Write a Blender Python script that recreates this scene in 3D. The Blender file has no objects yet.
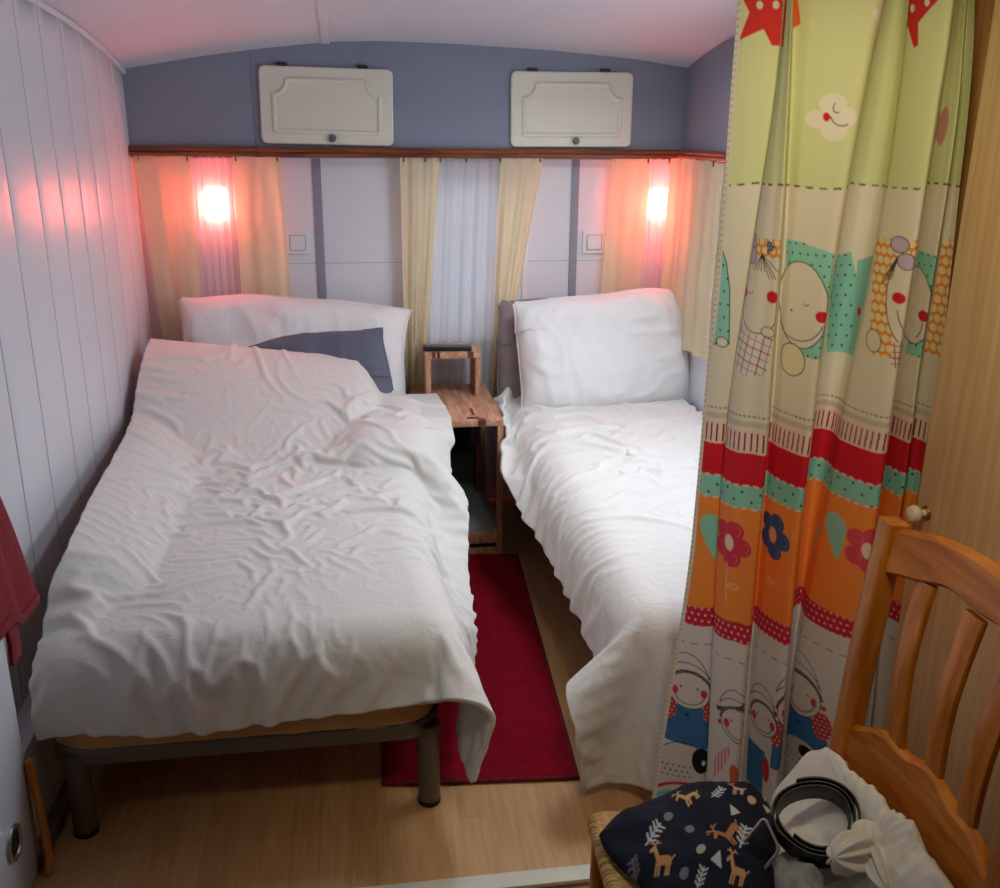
import bpy, bmesh, math, random
import numpy as np
from mathutils import Vector, Matrix

random.seed(7)
RNG = np.random.RandomState(11)
PI = math.pi
scene = bpy.context.scene
COL = scene.collection


# ------------------------------------------------------------------ materials
def srgb(r, g, b):
    def f(c):
        c /= 255.0
        return c / 12.92 if c <= 0.04045 else ((c + 0.055) / 1.055) ** 2.4
    return (f(r), f(g), f(b))


def new_mat(name):
    m = bpy.data.materials.new(name)
    m.use_nodes = True
    nt = m.node_tree
    b = nt.nodes["Principled BSDF"]
    return m, nt, b


def paint(name, rgb, rough=0.6, var=0.06, scale=6.0, bump=0.0, bscale=40.0, metal=0.0, spec=0.5, stretch=None):
    """plain surface with a little noise in its colour and relief"""
    m, nt, b = new_mat(name)
    N, L = nt.nodes, nt.links
    tc = N.new("ShaderNodeTexCoord")
    src = tc.outputs["Object"]
    if stretch:
        mp = N.new("ShaderNodeMapping")
        mp.inputs["Scale"].default_value = stretch
        L.new(src, mp.inputs["Vector"])
        src = mp.outputs["Vector"]
    no = N.new("ShaderNodeTexNoise")
    no.inputs["Scale"].default_value = scale
    no.inputs["Detail"].default_value = 4
    L.new(src, no.inputs["Vector"])
    rp = N.new("ShaderNodeValToRGB")
    rp.color_ramp.elements[0].position = 0.3
    rp.color_ramp.elements[1].position = 0.7
    rp.color_ramp.elements[0].color = tuple(c * (1 - var) for c in rgb) + (1,)
    rp.color_ramp.elements[1].color = tuple(min(1, c * (1 + var)) for c in rgb) + (1,)
    L.new(no.outputs["Fac"], rp.inputs["Fac"])
    L.new(rp.outputs["Color"], b.inputs["Base Color"])
    b.inputs["Roughness"].default_value = rough
    b.inputs["Metallic"].default_value = metal
    b.inputs["Specular IOR Level"].default_value = spec
    if bump > 0:
        n2 = N.new("ShaderNodeTexNoise")
        n2.inputs["Scale"].default_value = bscale
        n2.inputs["Detail"].default_value = 5
        L.new(src, n2.inputs["Vector"])
        bp = N.new("ShaderNodeBump")
        bp.inputs["Strength"].default_value = bump
        bp.inputs["Distance"].default_value = 0.01
        L.new(n2.outputs["Fac"], bp.inputs["Height"])
        L.new(bp.outputs["Normal"], b.inputs["Normal"])
    return m


def wood(name, c0, c1, grain=(30, 30, 2.2), rough=0.45, scale=2.2, bump=0.08, contrast=(0.35, 0.68)):
    """long grain along the axis whose stretch factor is smallest"""
    m, nt, b = new_mat(name)
    N, L = nt.nodes, nt.links
    tc = N.new("ShaderNodeTexCoord")
    mp = N.new("ShaderNodeMapping")
    mp.inputs["Scale"].default_value = grain
    L.new(tc.outputs["Object"], mp.inputs["Vector"])
    no = N.new("ShaderNodeTexNoise")
    no.inputs["Scale"].default_value = scale
    no.inputs["Detail"].default_value = 6
    no.inputs["Distortion"].default_value = 0.6
    L.new(mp.outputs["Vector"], no.inputs["Vector"])
    rp = N.new("ShaderNodeValToRGB")
    rp.color_ramp.elements[0].position = contrast[0]
    rp.color_ramp.elements[1].position = contrast[1]
    rp.color_ramp.elements[0].color = c0 + (1,)
    rp.color_ramp.elements[1].color = c1 + (1,)
    L.new(no.outputs["Fac"], rp.inputs["Fac"])
    L.new(rp.outputs["Color"], b.inputs["Base Color"])
    b.inputs["Roughness"].default_value = rough
    bp = N.new("ShaderNodeBump")
    bp.inputs["Strength"].default_value = bump
    bp.inputs["Distance"].default_value = 0.004
    L.new(no.outputs["Fac"], bp.inputs["Height"])
    L.new(bp.outputs["Normal"], b.inputs["Normal"])
    return m


def cloth(name, rgb, rough=0.85, weave=900.0, crumple=0.25, cscale=14.0, var=0.04, sheen=0.1, translucent=0.0, clear=0.0):
    m, nt, b = new_mat(name)
    N, L = nt.nodes, nt.links
    tc = N.new("ShaderNodeTexCoord")
    no = N.new("ShaderNodeTexNoise")
    no.inputs["Scale"].default_value = 9
    no.inputs["Detail"].default_value = 3
    L.new(tc.outputs["Object"], no.inputs["Vector"])
    rp = N.new("ShaderNodeValToRGB")
    rp.color_ramp.elements[0].color = tuple(c * (1 - var) for c in rgb) + (1,)
    rp.color_ramp.elements[1].color = tuple(min(1, c * (1 + var)) for c in rgb) + (1,)
    L.new(no.outputs["Fac"], rp.inputs["Fac"])
    L.new(rp.outputs["Color"], b.inputs["Base Color"])
    b.inputs["Roughness"].default_value = rough
    b.inputs["Specular IOR Level"].default_value = 0.2
    b.inputs["Sheen Weight"].default_value = sheen
    # crumple: sharp ridges out of warped noise
    n2 = N.new("ShaderNodeTexNoise")
    n2.inputs["Scale"].default_value = cscale
    n2.inputs["Detail"].default_value = 4
    n2.inputs["Distortion"].default_value = 1.2
    L.new(tc.outputs["Object"], n2.inputs["Vector"])
    a = N.new("ShaderNodeMath"); a.operation = "SUBTRACT"; a.inputs[1].default_value = 0.5
    L.new(n2.outputs["Fac"], a.inputs[0])
    ab = N.new("ShaderNodeMath"); ab.operation = "ABSOLUTE"
    L.new(a.outputs[0], ab.inputs[0])
    pw = N.new("ShaderNodeMath"); pw.operation = "POWER"; pw.inputs[1].default_value = 0.6
    L.new(ab.outputs[0], pw.inputs[0])
    bp = N.new("ShaderNodeBump")
    bp.inputs["Strength"].default_value = crumple
    bp.inputs["Distance"].default_value = 0.012
    L.new(pw.outputs[0], bp.inputs["Height"])
    n3 = N.new("ShaderNodeTexNoise")
    n3.inputs["Scale"].default_value = weave
    L.new(tc.outputs["Object"], n3.inputs["Vector"])
    b2 = N.new("ShaderNodeBump")
    b2.inputs["Strength"].default_value = 0.08
    b2.inputs["Distance"].default_value = 0.001
    L.new(n3.outputs["Fac"], b2.inputs["Height"])
    L.new(bp.outputs["Normal"], b2.inputs["Normal"])
    L.new(b2.outputs["Normal"], b.inputs["Normal"])
    out = N["Material Output"]
    last = b.outputs[0]
    if translucent > 0:
        tr = N.new("ShaderNodeBsdfTranslucent")
        L.new(rp.outputs["Color"], tr.inputs["Color"])
        mx = N.new("ShaderNodeMixShader"); mx.inputs[0].default_value = translucent
        L.new(last, mx.inputs[1]); L.new(tr.outputs[0], mx.inputs[2])
        last = mx.outputs[0]
    if clear > 0:
        tp = N.new("ShaderNodeBsdfTransparent")
        mx = N.new("ShaderNodeMixShader"); mx.inputs[0].default_value = clear
        L.new(last, mx.inputs[1]); L.new(tp.outputs[0], mx.inputs[2])
        last = mx.outputs[0]
    L.new(last, out.inputs["Surface"])
    return m


def attr_cloth(name, attr, rough=0.8, translucent=0.12, weave=700):
    """fabric whose printed pattern is held in the mesh's colour attribute"""
    m, nt, b = new_mat(name)
    N, L = nt.nodes, nt.links
    at = N.new("ShaderNodeAttribute"); at.attribute_name = attr
    L.new(at.outputs["Color"], b.inputs["Base Color"])
    b.inputs["Roughness"].default_value = rough
    b.inputs["Specular IOR Level"].default_value = 0.2
    tc = N.new("ShaderNodeTexCoord")
    n3 = N.new("ShaderNodeTexNoise"); n3.inputs["Scale"].default_value = weave
    L.new(tc.outputs["Object"], n3.inputs["Vector"])
    b2 = N.new("ShaderNodeBump"); b2.inputs["Strength"].default_value = 0.1; b2.inputs["Distance"].default_value = 0.001
    L.new(n3.outputs["Fac"], b2.inputs["Height"]); L.new(b2.outputs["Normal"], b.inputs["Normal"])
    tr = N.new("ShaderNodeBsdfTranslucent"); L.new(at.outputs["Color"], tr.inputs["Color"])
    mx = N.new("ShaderNodeMixShader"); mx.inputs[0].default_value = translucent
    L.new(b.outputs[0], mx.inputs[1]); L.new(tr.outputs[0], mx.inputs[2])
    L.new(mx.outputs[0], N["Material Output"].inputs["Surface"])
    return m


def emit(name, rgb, strength):
    m, nt, b = new_mat(name)
    e = nt.nodes.new("ShaderNodeEmission")
    e.inputs["Color"].default_value = rgb + (1,)
    e.inputs["Strength"].default_value = strength
    nt.links.new(e.outputs[0], nt.nodes["Material Output"].inputs["Surface"])
    return m


def laminate(name):
    m, nt, b = new_mat(name)
    N, L = nt.nodes, nt.links
    tc = N.new("ShaderNodeTexCoord")
    mp = N.new("ShaderNodeMapping"); mp.inputs["Rotation"].default_value = (0, 0, PI / 2)
    L.new(tc.outputs["Object"], mp.inputs["Vector"])
    br = N.new("ShaderNodeTexBrick")
    br.offset = 0.37; br.offset_frequency = 2
    br.inputs["Scale"].default_value = 1.0
    br.inputs["Brick Width"].default_value = 0.38
    br.inputs["Row Height"].default_value = 0.066
    br.inputs["Mortar Size"].default_value = 0.0004
    br.inputs["Color1"].default_value = srgb(220, 172, 118) + (1,)
    br.inputs["Color2"].default_value = srgb(210, 160, 106) + (1,)
    br.inputs["Mortar"].default_value = srgb(176, 130, 88) + (1,)
    L.new(mp.outputs["Vector"], br.inputs["Vector"])
    m2 = N.new("ShaderNodeMapping"); m2.inputs["Scale"].default_value = (40, 2.5, 1)
    L.new(tc.outputs["Object"], m2.inputs["Vector"])
    no = N.new("ShaderNodeTexNoise"); no.inputs["Scale"].default_value = 2; no.inputs["Detail"].default_value = 5
    L.new(m2.outputs["Vector"], no.inputs["Vector"])
    rp = N.new("ShaderNodeValToRGB")
    rp.color_ramp.elements[0].position = .3; rp.color_ramp.elements[0].color = (.8, .78, .75, 1)
    rp.color_ramp.elements[1].position = .7; rp.color_ramp.elements[1].color = (1, 1, 1, 1)
    L.new(no.outputs["Fac"], rp.inputs["Fac"])
    mx = N.new("ShaderNodeMix"); mx.data_type = "RGBA"; mx.blend_type = "MULTIPLY"; mx.inputs[0].default_value = 1
    L.new(br.outputs["Color"], mx.inputs[6]); L.new(rp.outputs["Color"], mx.inputs[7])
    L.new(mx.outputs[2], b.inputs["Base Color"])
    b.inputs["Roughness"].default_value = 0.42
    return m


# ------------------------------------------------------------------ mesh helpers
def link(o, parent=None):
    COL.objects.link(o)
    if parent is not None:
        o.parent = parent
    return o


def obj(name, bm, mat=None, parent=None, smooth=True, angle=40):
    me = bpy.data.meshes.new(name)
    bmesh.ops.recalc_face_normals(bm, faces=bm.faces)
    bm.to_mesh(me); bm.free()
    if mat:
        for mm in (mat if isinstance(mat, (list, tuple)) else [mat]):
            me.materials.append(mm)
    o = bpy.data.objects.new(name, me)
    link(o, parent)
    if smooth:
        for p in me.polygons:
            p.use_smooth = True
        try:
            me.set_sharp_from_angle(angle=math.radians(angle))
        except Exception:
            pass
    return o


def grid_obj(name, P, mat=None, parent=None, closeU=False, closeV=False, flip=False):
    nu, nv = P.shape[:2]
    me = bpy.data.meshes.new(name)
    idx = np.arange(nu * nv).reshape(nu, nv)
    if closeU:
        idx = np.concatenate([idx, idx[:1]], 0)
    if closeV:
        idx = np.concatenate([idx, idx[:, :1]], 1)
    q = np.stack([idx[:-1, :-1], idx[1:, :-1], idx[1:, 1:], idx[:-1, 1:]], -1).reshape(-1, 4)
    if flip:
        q = q[:, ::-1]
    nf = len(q)
    me.vertices.add(nu * nv)
    me.vertices.foreach_set("co", np.ascontiguousarray(P.reshape(-1), dtype=np.float32))
    me.loops.add(nf * 4)
    me.loops.foreach_set("vertex_index", np.ascontiguousarray(q.reshape(-1), dtype=np.int32))
    me.polygons.add(nf)
    me.polygons.foreach_set("loop_start", np.arange(0, nf * 4, 4, dtype=np.int32))
    me.polygons.foreach_set("use_smooth", np.ones(nf, dtype=bool))
    me.update(calc_edges=True)
    me.validate()
    if mat:
        me.materials.append(mat)
    o = bpy.data.objects.new(name, me)
    return link(o, parent)


def box(bm, x0, x1, y0, y1, z0, z1, bev=0.0, seg=2):
    vs = [bm.verts.new((x, y, z)) for z in (z0, z1) for y in (y0, y1) for x in (x0, x1)]
    fs = [(0, 2, 3, 1), (4, 5, 7, 6), (0, 1, 5, 4), (1, 3, 7, 5), (3, 2, 6, 7), (2, 0, 4, 6)]
    faces = [bm.faces.new([vs[i] for i in f]) for f in fs]
    if bev > 0:
        ed = list({e for f in faces for e in f.edges})
        bmesh.ops.bevel(bm, geom=ed, offset=bev, segments=seg, affect="EDGES", profile=0.5)
    return bm


def newbox(*a, **k):
    return box(bmesh.new(), *a, **k)


def lathe(bm, prof, origin=(0, 0, 0), axis="z", n=24):
    """prof: list of (radius, height)"""
    rings = []
    for r, h in prof:
        ring = []
        for i in range(n):
            a = 2 * PI * i / n
            c, s = r * math.cos(a), r * math.sin(a)
            p = {"z": (c, s, h), "x": (h, c, s), "y": (c, h, s)}[axis]
            ring.append(bm.verts.new((p[0] + origin[0], p[1] + origin[1], p[2] + origin[2])))
        rings.append(ring)
    for a, b in zip(rings[:-1], rings[1:]):
        for i in range(n):
            bm.faces.new((a[i], a[(i + 1) % n], b[(i + 1) % n], b[i]))
    bm.faces.new(rings[0][::-1]); bm.faces.new(rings[-1])
    return bm


def sweep(bm, path, prof, closed=False, up=(0, 0, 1), scales=None):
    """prof: list of (a, b): a along side vector, b along up vector, swept along path"""
    path = [Vector(p) for p in path]
    n = len(path)
    rings = []
    upv = Vector(up)
    for i, p in enumerate(path):
        if closed:
            t = path[(i + 1) % n] - path[i - 1]
        else:
            t = path[min(i + 1, n - 1)] - path[max(i - 1, 0)]
        t.normalize()
        s = t.cross(upv)
        if s.length < 1e-5:
            s = t.cross(Vector((1, 0, 0)))
        s.normalize()
        u = s.cross(t).normalized()
        k = scales[i] if scales is not None else 1.0
        rings.append([bm.verts.new(p + s * (a * k) + u * (b * k)) for a, b in prof])
    m = len(prof)
    rr = list(zip(rings[:-1], rings[1:]))
    if closed:
        rr.append((rings[-1], rings[0]))
    for A, B in rr:
        for j in range(m):
            bm.faces.new((A[j], A[(j + 1) % m], B[(j + 1) % m], B[j]))
    if not closed:
        bm.faces.new(rings[0][::-1]); bm.faces.new(rings[-1])
    return bm


def circ(r, n=12, ry=None):
    ry = r if ry is None else ry
    return [(r * math.cos(2 * PI * i / n), ry * math.sin(2 * PI * i / n)) for i in range(n)]


def rrect(w, h, r, n=4):
    """rounded rectangle outline centred on 0"""
    out = []
    for cx, cy, a0 in ((w / 2 - r, h / 2 - r, 0), (-w / 2 + r, h / 2 - r, 90), (-w / 2 + r, -h / 2 + r, 180), (w / 2 - r, -h / 2 + r, 270)):
        for i in range(n + 1):
            a = math.radians(a0 + 90 * i / n)
            out.append((cx + r * math.cos(a), cy + r * math.sin(a)))
    return out


def prism(bm, pts, f0, f1):
    """closed outline pts mapped by f0 and f1 (2D -> 3D) and joined"""
    A = [bm.verts.new(f0(p)) for p in pts]
    B = [bm.verts.new(f1(p)) for p in pts]
    n = len(pts)
    for i in range(n):
        bm.faces.new((A[i], A[(i + 1) % n], B[(i + 1) % n], B[i]))
    bm.faces.new(A[::-1]); bm.faces.new(B)
    return bm


def crom(pts, n):
    """Catmull-Rom through pts (k, d), n samples per span"""
    P = np.array(pts, float)
    P = np.vstack([2 * P[0] - P[1], P, 2 * P[-1] - P[-2]])
    out = []
    for i in range(1, len(P) - 2):
        t = np.linspace(0, 1, n, endpoint=False)[:, None]
        a, b, c, d = P[i - 1], P[i], P[i + 1], P[i + 2]
        out.append(0.5 * (2 * b + (c - a) * t + (2 * a - 5 * b + 4 * c - d) * t ** 2 + (3 * b - a - 3 * c + d) * t ** 3))
    out.append(P[-2:-1])
    return np.vstack(out)


def thing(name, label, cat, loc=(0, 0, 0), group=None):
    o = bpy.data.objects.new(name, None)
    o.empty_display_size = 0.05
    COL.objects.link(o)
    o.location = loc
    o["label"] = label; o["category"] = cat
    if group:
        o["group"] = group
    return o


def tag(o, label, cat, group=None):
    o["label"] = label; o["category"] = cat
    if group:
        o["group"] = group
    return o


def struct(o):
    o["kind"] = "structure"
    return o


def mod_bevel(o, w, seg=2):
    b = o.modifiers.new("soft_edges", "BEVEL"); b.width = w; b.segments = seg; b.limit_method = "ANGLE"
    return o


def subsurf(o, lv=1):
    s = o.modifiers.new("smooth", "SUBSURF"); s.levels = lv; s.render_levels = lv
    return o


def solid(o, t, off=-1):
    s = o.modifiers.new("thickness", "SOLIDIFY"); s.thickness = t; s.offset = off
    return o


# ------------------------------------------------------------------ small numpy noise and cloth solver
def vnoise(shape, cells, seed):
    """smooth value noise on a grid of shape, with cells=(cu,cv) lattice cells"""
    r = np.random.RandomState(seed)
    cu, cv = cells
    G = r.rand(cu + 3, cv + 3) * 2 - 1
    u = np.linspace(0, cu, shape[0], endpoint=False); v = np.linspace(0, cv, shape[1], endpoint=False)
    iu, iv = u.astype(int), v.astype(int)
    fu, fv = u - iu, v - iv
    fu = fu * fu * (3 - 2 * fu); fv = fv * fv * (3 - 2 * fv)
    a = G[np.ix_(iu, iv)]; b = G[np.ix_(iu + 1, iv)]; c = G[np.ix_(iu, iv + 1)]; d = G[np.ix_(iu + 1, iv + 1)]
    FU, FV = fu[:, None], fv[None, :]
    return (a * (1 - FU) + b * FU) * (1 - FV) + (c * (1 - FU) + d * FU) * FV


def sstep(x, a, b):
    t = np.clip((x - a) / (b - a), 0, 1)
    return t * t * (3 - 2 * t)


def rbox_push(P, c, h, r, d):
    """push points out of a rounded box (centre c, half sizes h, corner radius r) to distance d; returns contact mask"""
    q = P - c
    a = np.abs(q) - (h - r)
    m = np.maximum(a, 0)
    ln = np.linalg.norm(m, axis=-1)
    inside = ln < 1e-9
    sd = ln + np.minimum(a.max(-1), 0) - r
    n = np.where(inside[..., None], 0, m / np.maximum(ln, 1e-9)[..., None]) * np.sign(q)
    if inside.any():
        ax = a.argmax(-1)
        e = np.eye(3)[ax] * np.sign(q)
        n = np.where(inside[..., None], e, n)
    hit = sd < d
    P += np.where(hit[..., None], n * (d - sd)[..., None], 0)
    return hit


class Sheet:
    def __init__(self, P, su=1.0, sv=1.0, du=None, dv=None, seed=0):
        self.P = P.astype(np.float64).copy()
        self.O = self.P.copy()
        nu, nv = P.shape[:2]
        self.du, self.dv = du, dv
        self.nu, self.nv = nu, nv
        sU = np.broadcast_to(np.asarray(su, float), (nu, nv)) * du
        sV = np.broadcast_to(np.asarray(sv, float), (nu, nv)) * dv
        self.B = []
        I, J = np.meshgrid(np.arange(nu), np.arange(nv), indexing="ij")

        def add(di, dj, sel, k):
            i, j = I[sel], J[sel]
            ok = (i + di < nu) & (j + dj < nv) & (j + dj >= 0)
            i, j = i[ok], j[ok]
            a = i * nv + j; b = (i + di) * nv + (j + dj)
            ru = sU.reshape(-1)[a] * di; rv = sV.reshape(-1)[a] * dj
            self.B.append((a, b, np.sqrt(ru ** 2 + rv ** 2), k))
        for p in (0, 1):
            add(1, 0, I % 2 == p, 1.0); add(0, 1, J % 2 == p, 1.0)
        for p in (0, 1):
            add(1, 1, I % 2 == p, 0.5); add(1, -1, I % 2 == p, 0.5)
        self.kb = []
        for p in (0, 1):
            n0 = len(self.B)
            add(2, 0, (I % 4) // 2 == p, 0.15); add(0, 2, (J % 4) // 2 == p, 0.15)
            self.kb += list(range(n0, len(self.B)))

    def bend(self, k):
        for i in self.kb:
            a, b, r, _ = self.B[i]
            self.B[i] = (a, b, r, k)

    def run(self, steps, iters, coll, g=-9.8, dt=1 / 60, damp=0.97, extra=None, fric=0.5):
        P, O = self.P, self.O
        F = P.reshape(-1, 3)
        for s in range(steps):
            V = (P - O) * damp
            O[:] = P
            P += V
            P[..., 2] += g * dt * dt
            if extra is not None:
                extra(self, s)
            for it in range(iters):
                for a, b, r, k in self.B:
                    A, Bp = F[a], F[b]
                    d = Bp - A
                    ln = np.sqrt((d * d).sum(1)) + 1e-12
                    c = d * (0.5 * k * (ln - r) / ln)[:, None]
                    F[a] = A + c
                    F[b] = Bp - c
                hit = coll(P)
            if hit is not None and fric > 0:
                dl = P - O
                O += np.where(hit[..., None], dl * fric, 0)
        return P


# ------------------------------------------------------------------ palette
M = {}
M["wall_white"] = paint("white_painted_boards", srgb(222, 225, 231), rough=0.33, var=0.02, scale=3, bump=0.06, bscale=25)
M["panel_white"] = paint("white_wall_panel", srgb(222, 222, 228), rough=0.5, var=0.02, bump=0.03)
M["ceiling_white"] = paint("white_ceiling_panel", srgb(214, 217, 226), rough=0.55, var=0.02, scale=4, bump=0.12, bscale=9)
M["grey_blue"] = paint("blue_grey_paint", srgb(138, 145, 162), rough=0.55, var=0.03, scale=5, bump=0.05, bscale=60)
M["grey_strip"] = paint("grey_joint_strip", srgb(140, 143, 155), rough=0.5, var=0.02)
M["dark_gap"] = paint("dark_joint", srgb(60, 60, 68), rough=0.9, var=0.02)
M["rail_wood"] = wood("varnished_rail_wood", srgb(96, 44, 22), srgb(164, 88, 48), grain=(2.2, 30, 40), rough=0.35)
M["cream_plastic"] = paint("cream_locker_plastic", srgb(232, 229, 212), rough=0.4, var=0.02, scale=8)
M["knob_grey"] = paint("grey_knob", srgb(104, 104, 108), rough=0.35, var=0.05)
M["hinge"] = paint("dark_hinge", srgb(70, 68, 70), rough=0.4, metal=0.6)
M["drape"] = cloth("cream_drape_cloth", srgb(246, 233, 200), crumple=0.06, cscale=10, translucent=0.45)
M["sheer"] = cloth("white_sheer_cloth", srgb(236, 236, 240), crumple=0.03, translucent=0.5, clear=0.3)
M["switch"] = paint("white_switch_plastic", srgb(226, 224, 226), rough=0.35, var=0.01)
M["lamp_red"] = emit("red_lamp_shade_lit", (1.0, 0.16, 0.12), 30.0)
M["lamp_base"] = paint("lamp_base_plastic", srgb(200, 196, 190), rough=0.4)
M["duvet"] = cloth("white_cotton_duvet", srgb(229, 226, 220), crumple=0.22, cscale=11, var=0.015)
M["pillow"] = cloth("white_pillowcase", srgb(236, 233, 232), crumple=0.2, cscale=9, var=0.02)
M["pillow_grey"] = cloth("slate_pillowcase", srgb(104, 106, 122), crumple=0.25, cscale=9, var=0.05)
M["pillow_taupe"] = cloth("taupe_pillowcase", srgb(150, 140, 142), crumple=0.25, cscale=9, var=0.05)
M["sheet_tan"] = cloth("tan_fitted_sheet", srgb(196, 150, 96), crumple=0.15, cscale=7, var=0.05)
M["bed_metal"] = paint("taupe_bed_metal", srgb(108, 97, 86), rough=0.42, var=0.03, metal=0.35)
M["rubber"] = paint("black_rubber", srgb(26, 26, 28), rough=0.7)
M["bed_dark"] = cloth("dark_bed_base_cloth", srgb(38, 36, 44), crumple=0.1)
M["floor"] = laminate("light_wood_laminate")
M["rug"] = paint("red_rug_pile", srgb(142, 16, 34), rough=0.95, var=0.18, scale=60, bump=0.5, bscale=260, spec=0.1)
M["rug_edge"] = paint("dark_red_rug_binding", srgb(104, 12, 28), rough=0.9, var=0.1, scale=40)
M["pine"] = wood("reclaimed_pine", srgb(172, 116, 88), srgb(218, 168, 134), grain=(26, 3, 26), rough=0.5)
M["pine_v"] = wood("reclaimed_pine_upright", srgb(168, 112, 86), srgb(212, 162, 130), grain=(26, 26, 3), rough=0.5)
M["pine_dark"] = wood("dark_wood_joint", srgb(84, 40, 28), srgb(122, 66, 46), grain=(20, 4, 20))
M["table_back"] = paint("dark_slate_back", srgb(60, 64, 74), rough=.7)
M["shelf_grey"] = paint("grey_green_shelf", srgb(132, 142, 140), rough=0.6, var=0.05)
M["remote"] = paint("black_remote_plastic", srgb(26, 32, 32), rough=0.35)
M["remote_key"] = paint("grey_remote_keys", srgb(86, 96, 96), rough=0.5)
M["wardrobe"] = wood("pale_oak_wardrobe", srgb(212, 172, 118), srgb(230, 194, 144), grain=(30, 30, 1.6), rough=0.45, bump=0.03)
M["wardrobe_in"] = paint("wardrobe_inside", srgb(30, 24, 20), rough=0.9)
M["partition"] = wood("honey_partition_wood", srgb(176, 120, 62), srgb(206, 152, 88), grain=(26, 26, 1.6), rough=0.5)
M["knob_cream"] = paint("cream_ceramic_knob", srgb(236, 226, 190), rough=0.2, var=0.02)
M["brass"] = paint("brass_collar", srgb(196, 156, 84), rough=0.28, metal=0.9)
M["chair"] = wood("honey_pine_chair", srgb(164, 88, 14), srgb(208, 130, 42), grain=(22, 22, 2.5), rough=0.35, bump=0.04)
M["chair_h"] = wood("honey_pine_rail", srgb(164, 88, 14), srgb(208, 130, 42), grain=(22, 2.5, 22), rough=0.35, bump=0.04)
M["rush"] = paint("rush_cord", srgb(214, 170, 106), rough=0.6, var=0.22, scale=45)
M["leather"] = paint("black_leather", srgb(24, 22, 23), rough=0.42, var=0.1, bump=0.15, bscale=220)
M["silver"] = paint("brushed_silver", srgb(196, 190, 182), rough=0.3, metal=0.9)
M["bag"] = cloth("thin_white_bag", srgb(244, 241, 233), rough=0.5, crumple=0.35, cscale=12, translucent=0.15)
M["grey_jersey"] = cloth("light_grey_jersey", srgb(160, 160, 160), crumple=0.2, cscale=18)
M["red_cloth"] = cloth("dark_red_cotton", srgb(134, 34, 44), crumple=0.25, cscale=16, var=0.08)
M["thresh"] = paint("off_white_threshold", srgb(226, 220, 200), rough=0.5, var=0.04, scale=20)
M["stick"] = wood("orange_varnished_wood", srgb(178, 106, 34), srgb(214, 144, 62), grain=(20, 20, 3))
M["skirt"] = paint("brown_skirting", srgb(118, 92, 70), rough=0.6)
M["socket_ring"] = paint("chrome_socket_ring", srgb(210, 210, 212), rough=0.2, metal=0.9)
M["black"] = paint("black_hole", srgb(12, 12, 13), rough=0.8)

# ------------------------------------------------------------------ camera
CAMZ = 1.575
r_ = Vector((math.cos(.15), -math.sin(.15), 0))
fw = Vector((math.sin(.15) * math.cos(.316), math.cos(.15) * math.cos(.316), -math.sin(.316)))
u_ = r_.cross(fw)
rol = 0.009
r2 = r_ * math.cos(rol) + u_ * math.sin(rol)
u2 = -r_ * math.sin(rol) + u_ * math.cos(rol)
cd = bpy.data.cameras.new("camera")
cam = bpy.data.objects.new("camera", cd)
COL.objects.link(cam)
cd.sensor_fit = "HORIZONTAL"; cd.sensor_width = 36; cd.lens = 956 * 36 / 1000.0
cd.clip_start = 0.05; cd.clip_end = 50
cam.matrix_world = Matrix(((r2.x, u2.x, -fw.x, 0), (r2.y, u2.y, -fw.y, 0), (r2.z, u2.z, -fw.z, CAMZ), (0, 0, 0, 1)))
scene.camera = cam

# ------------------------------------------------------------------ room shell
XL, XR, YB = -0.83, 1.345, 3.99          # left wall, right wall, back wall below the lockers
YF = -1.7                                # wall behind the viewer
ARCHX = np.array([-.86, -.544, -.324, -.084, .122, .426, .778, 1.142, 1.36])
ARCHZ = np.array([1.768, 1.824, 1.856, 1.884, 1.893, 1.887, 1.871, 1.842, 1.812])


def ceil_z(x, y):
    x = np.asarray(x, float); y = np.asarray(y, float)
    a = np.interp(x, ARCHX, ARCHZ)
    d = np.maximum(3.97 - y, 0)
    return a + 0.165 * (1 - np.exp(-d * 1.5))


# floor
o = struct(obj("floor", newbox(XL - .1, XR + .1, 1.70, YB + .1, -.05, 0), M["floor"], smooth=False))
o = struct(obj("floor", newbox(XL - .1, XR + .1, YF - .1, 1.70, -.05, -.002),
               wood("darker_corridor_floor", srgb(136, 98, 58), srgb(170, 128, 82), grain=(14, 1.5, 10)), smooth=False))
o.name = "floor_corridor"
t = struct(obj("trim_1", newbox(-0.70, 1.08, 1.655, 1.70, -.001, .012, bev=.003), M["thresh"]))

# ceiling with an opening for the assumed roof light
HX0, HX1, HY0, HY1 = 0.68, 1.12, 2.56, 3.00
bm = bmesh.new()
xs = sorted(set(list(np.linspace(XL - .03, XR + .03, 41)) + [HX0, HX1]))
ys = sorted(set(list(np.linspace(YF - .05, 4.06, 61)) + [HY0, HY1]))
V = [[bm.verts.new((x, y, float(ceil_z(x, y)) + .0015 * math.sin(y * 9 + x * 3))) for y in ys] for x in xs]
for i in range(len(xs) - 1):
    for j in range(len(ys) - 1):
        if HX0 - 1e-6 <= xs[i] and xs[i + 1] <= HX1 + 1e-6 and HY0 - 1e-6 <= ys[j] and ys[j + 1] <= HY1 + 1e-6:
            continue
        bm.faces.new((V[i][j], V[i][j + 1], V[i + 1][j + 1], V[i + 1][j]))
o = struct(obj("ceiling", bm, M["ceiling_white"])); solid(o, .03, 1)
# joint strips of the ceiling panels
for k, (xa, xb) in enumerate([(-.094, -.07)]):
    pth = [(0.5 * (xa + xb), y, float(ceil_z(.5 * (xa + xb), y)) - .003) for y in np.linspace(1.2, 3.965, 50)]
    struct(obj("trim_%d" % (2 + k), sweep(bmesh.new(), pth, rrect(.034, .008, .003, 2)), M["ceiling_white"]))
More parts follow.
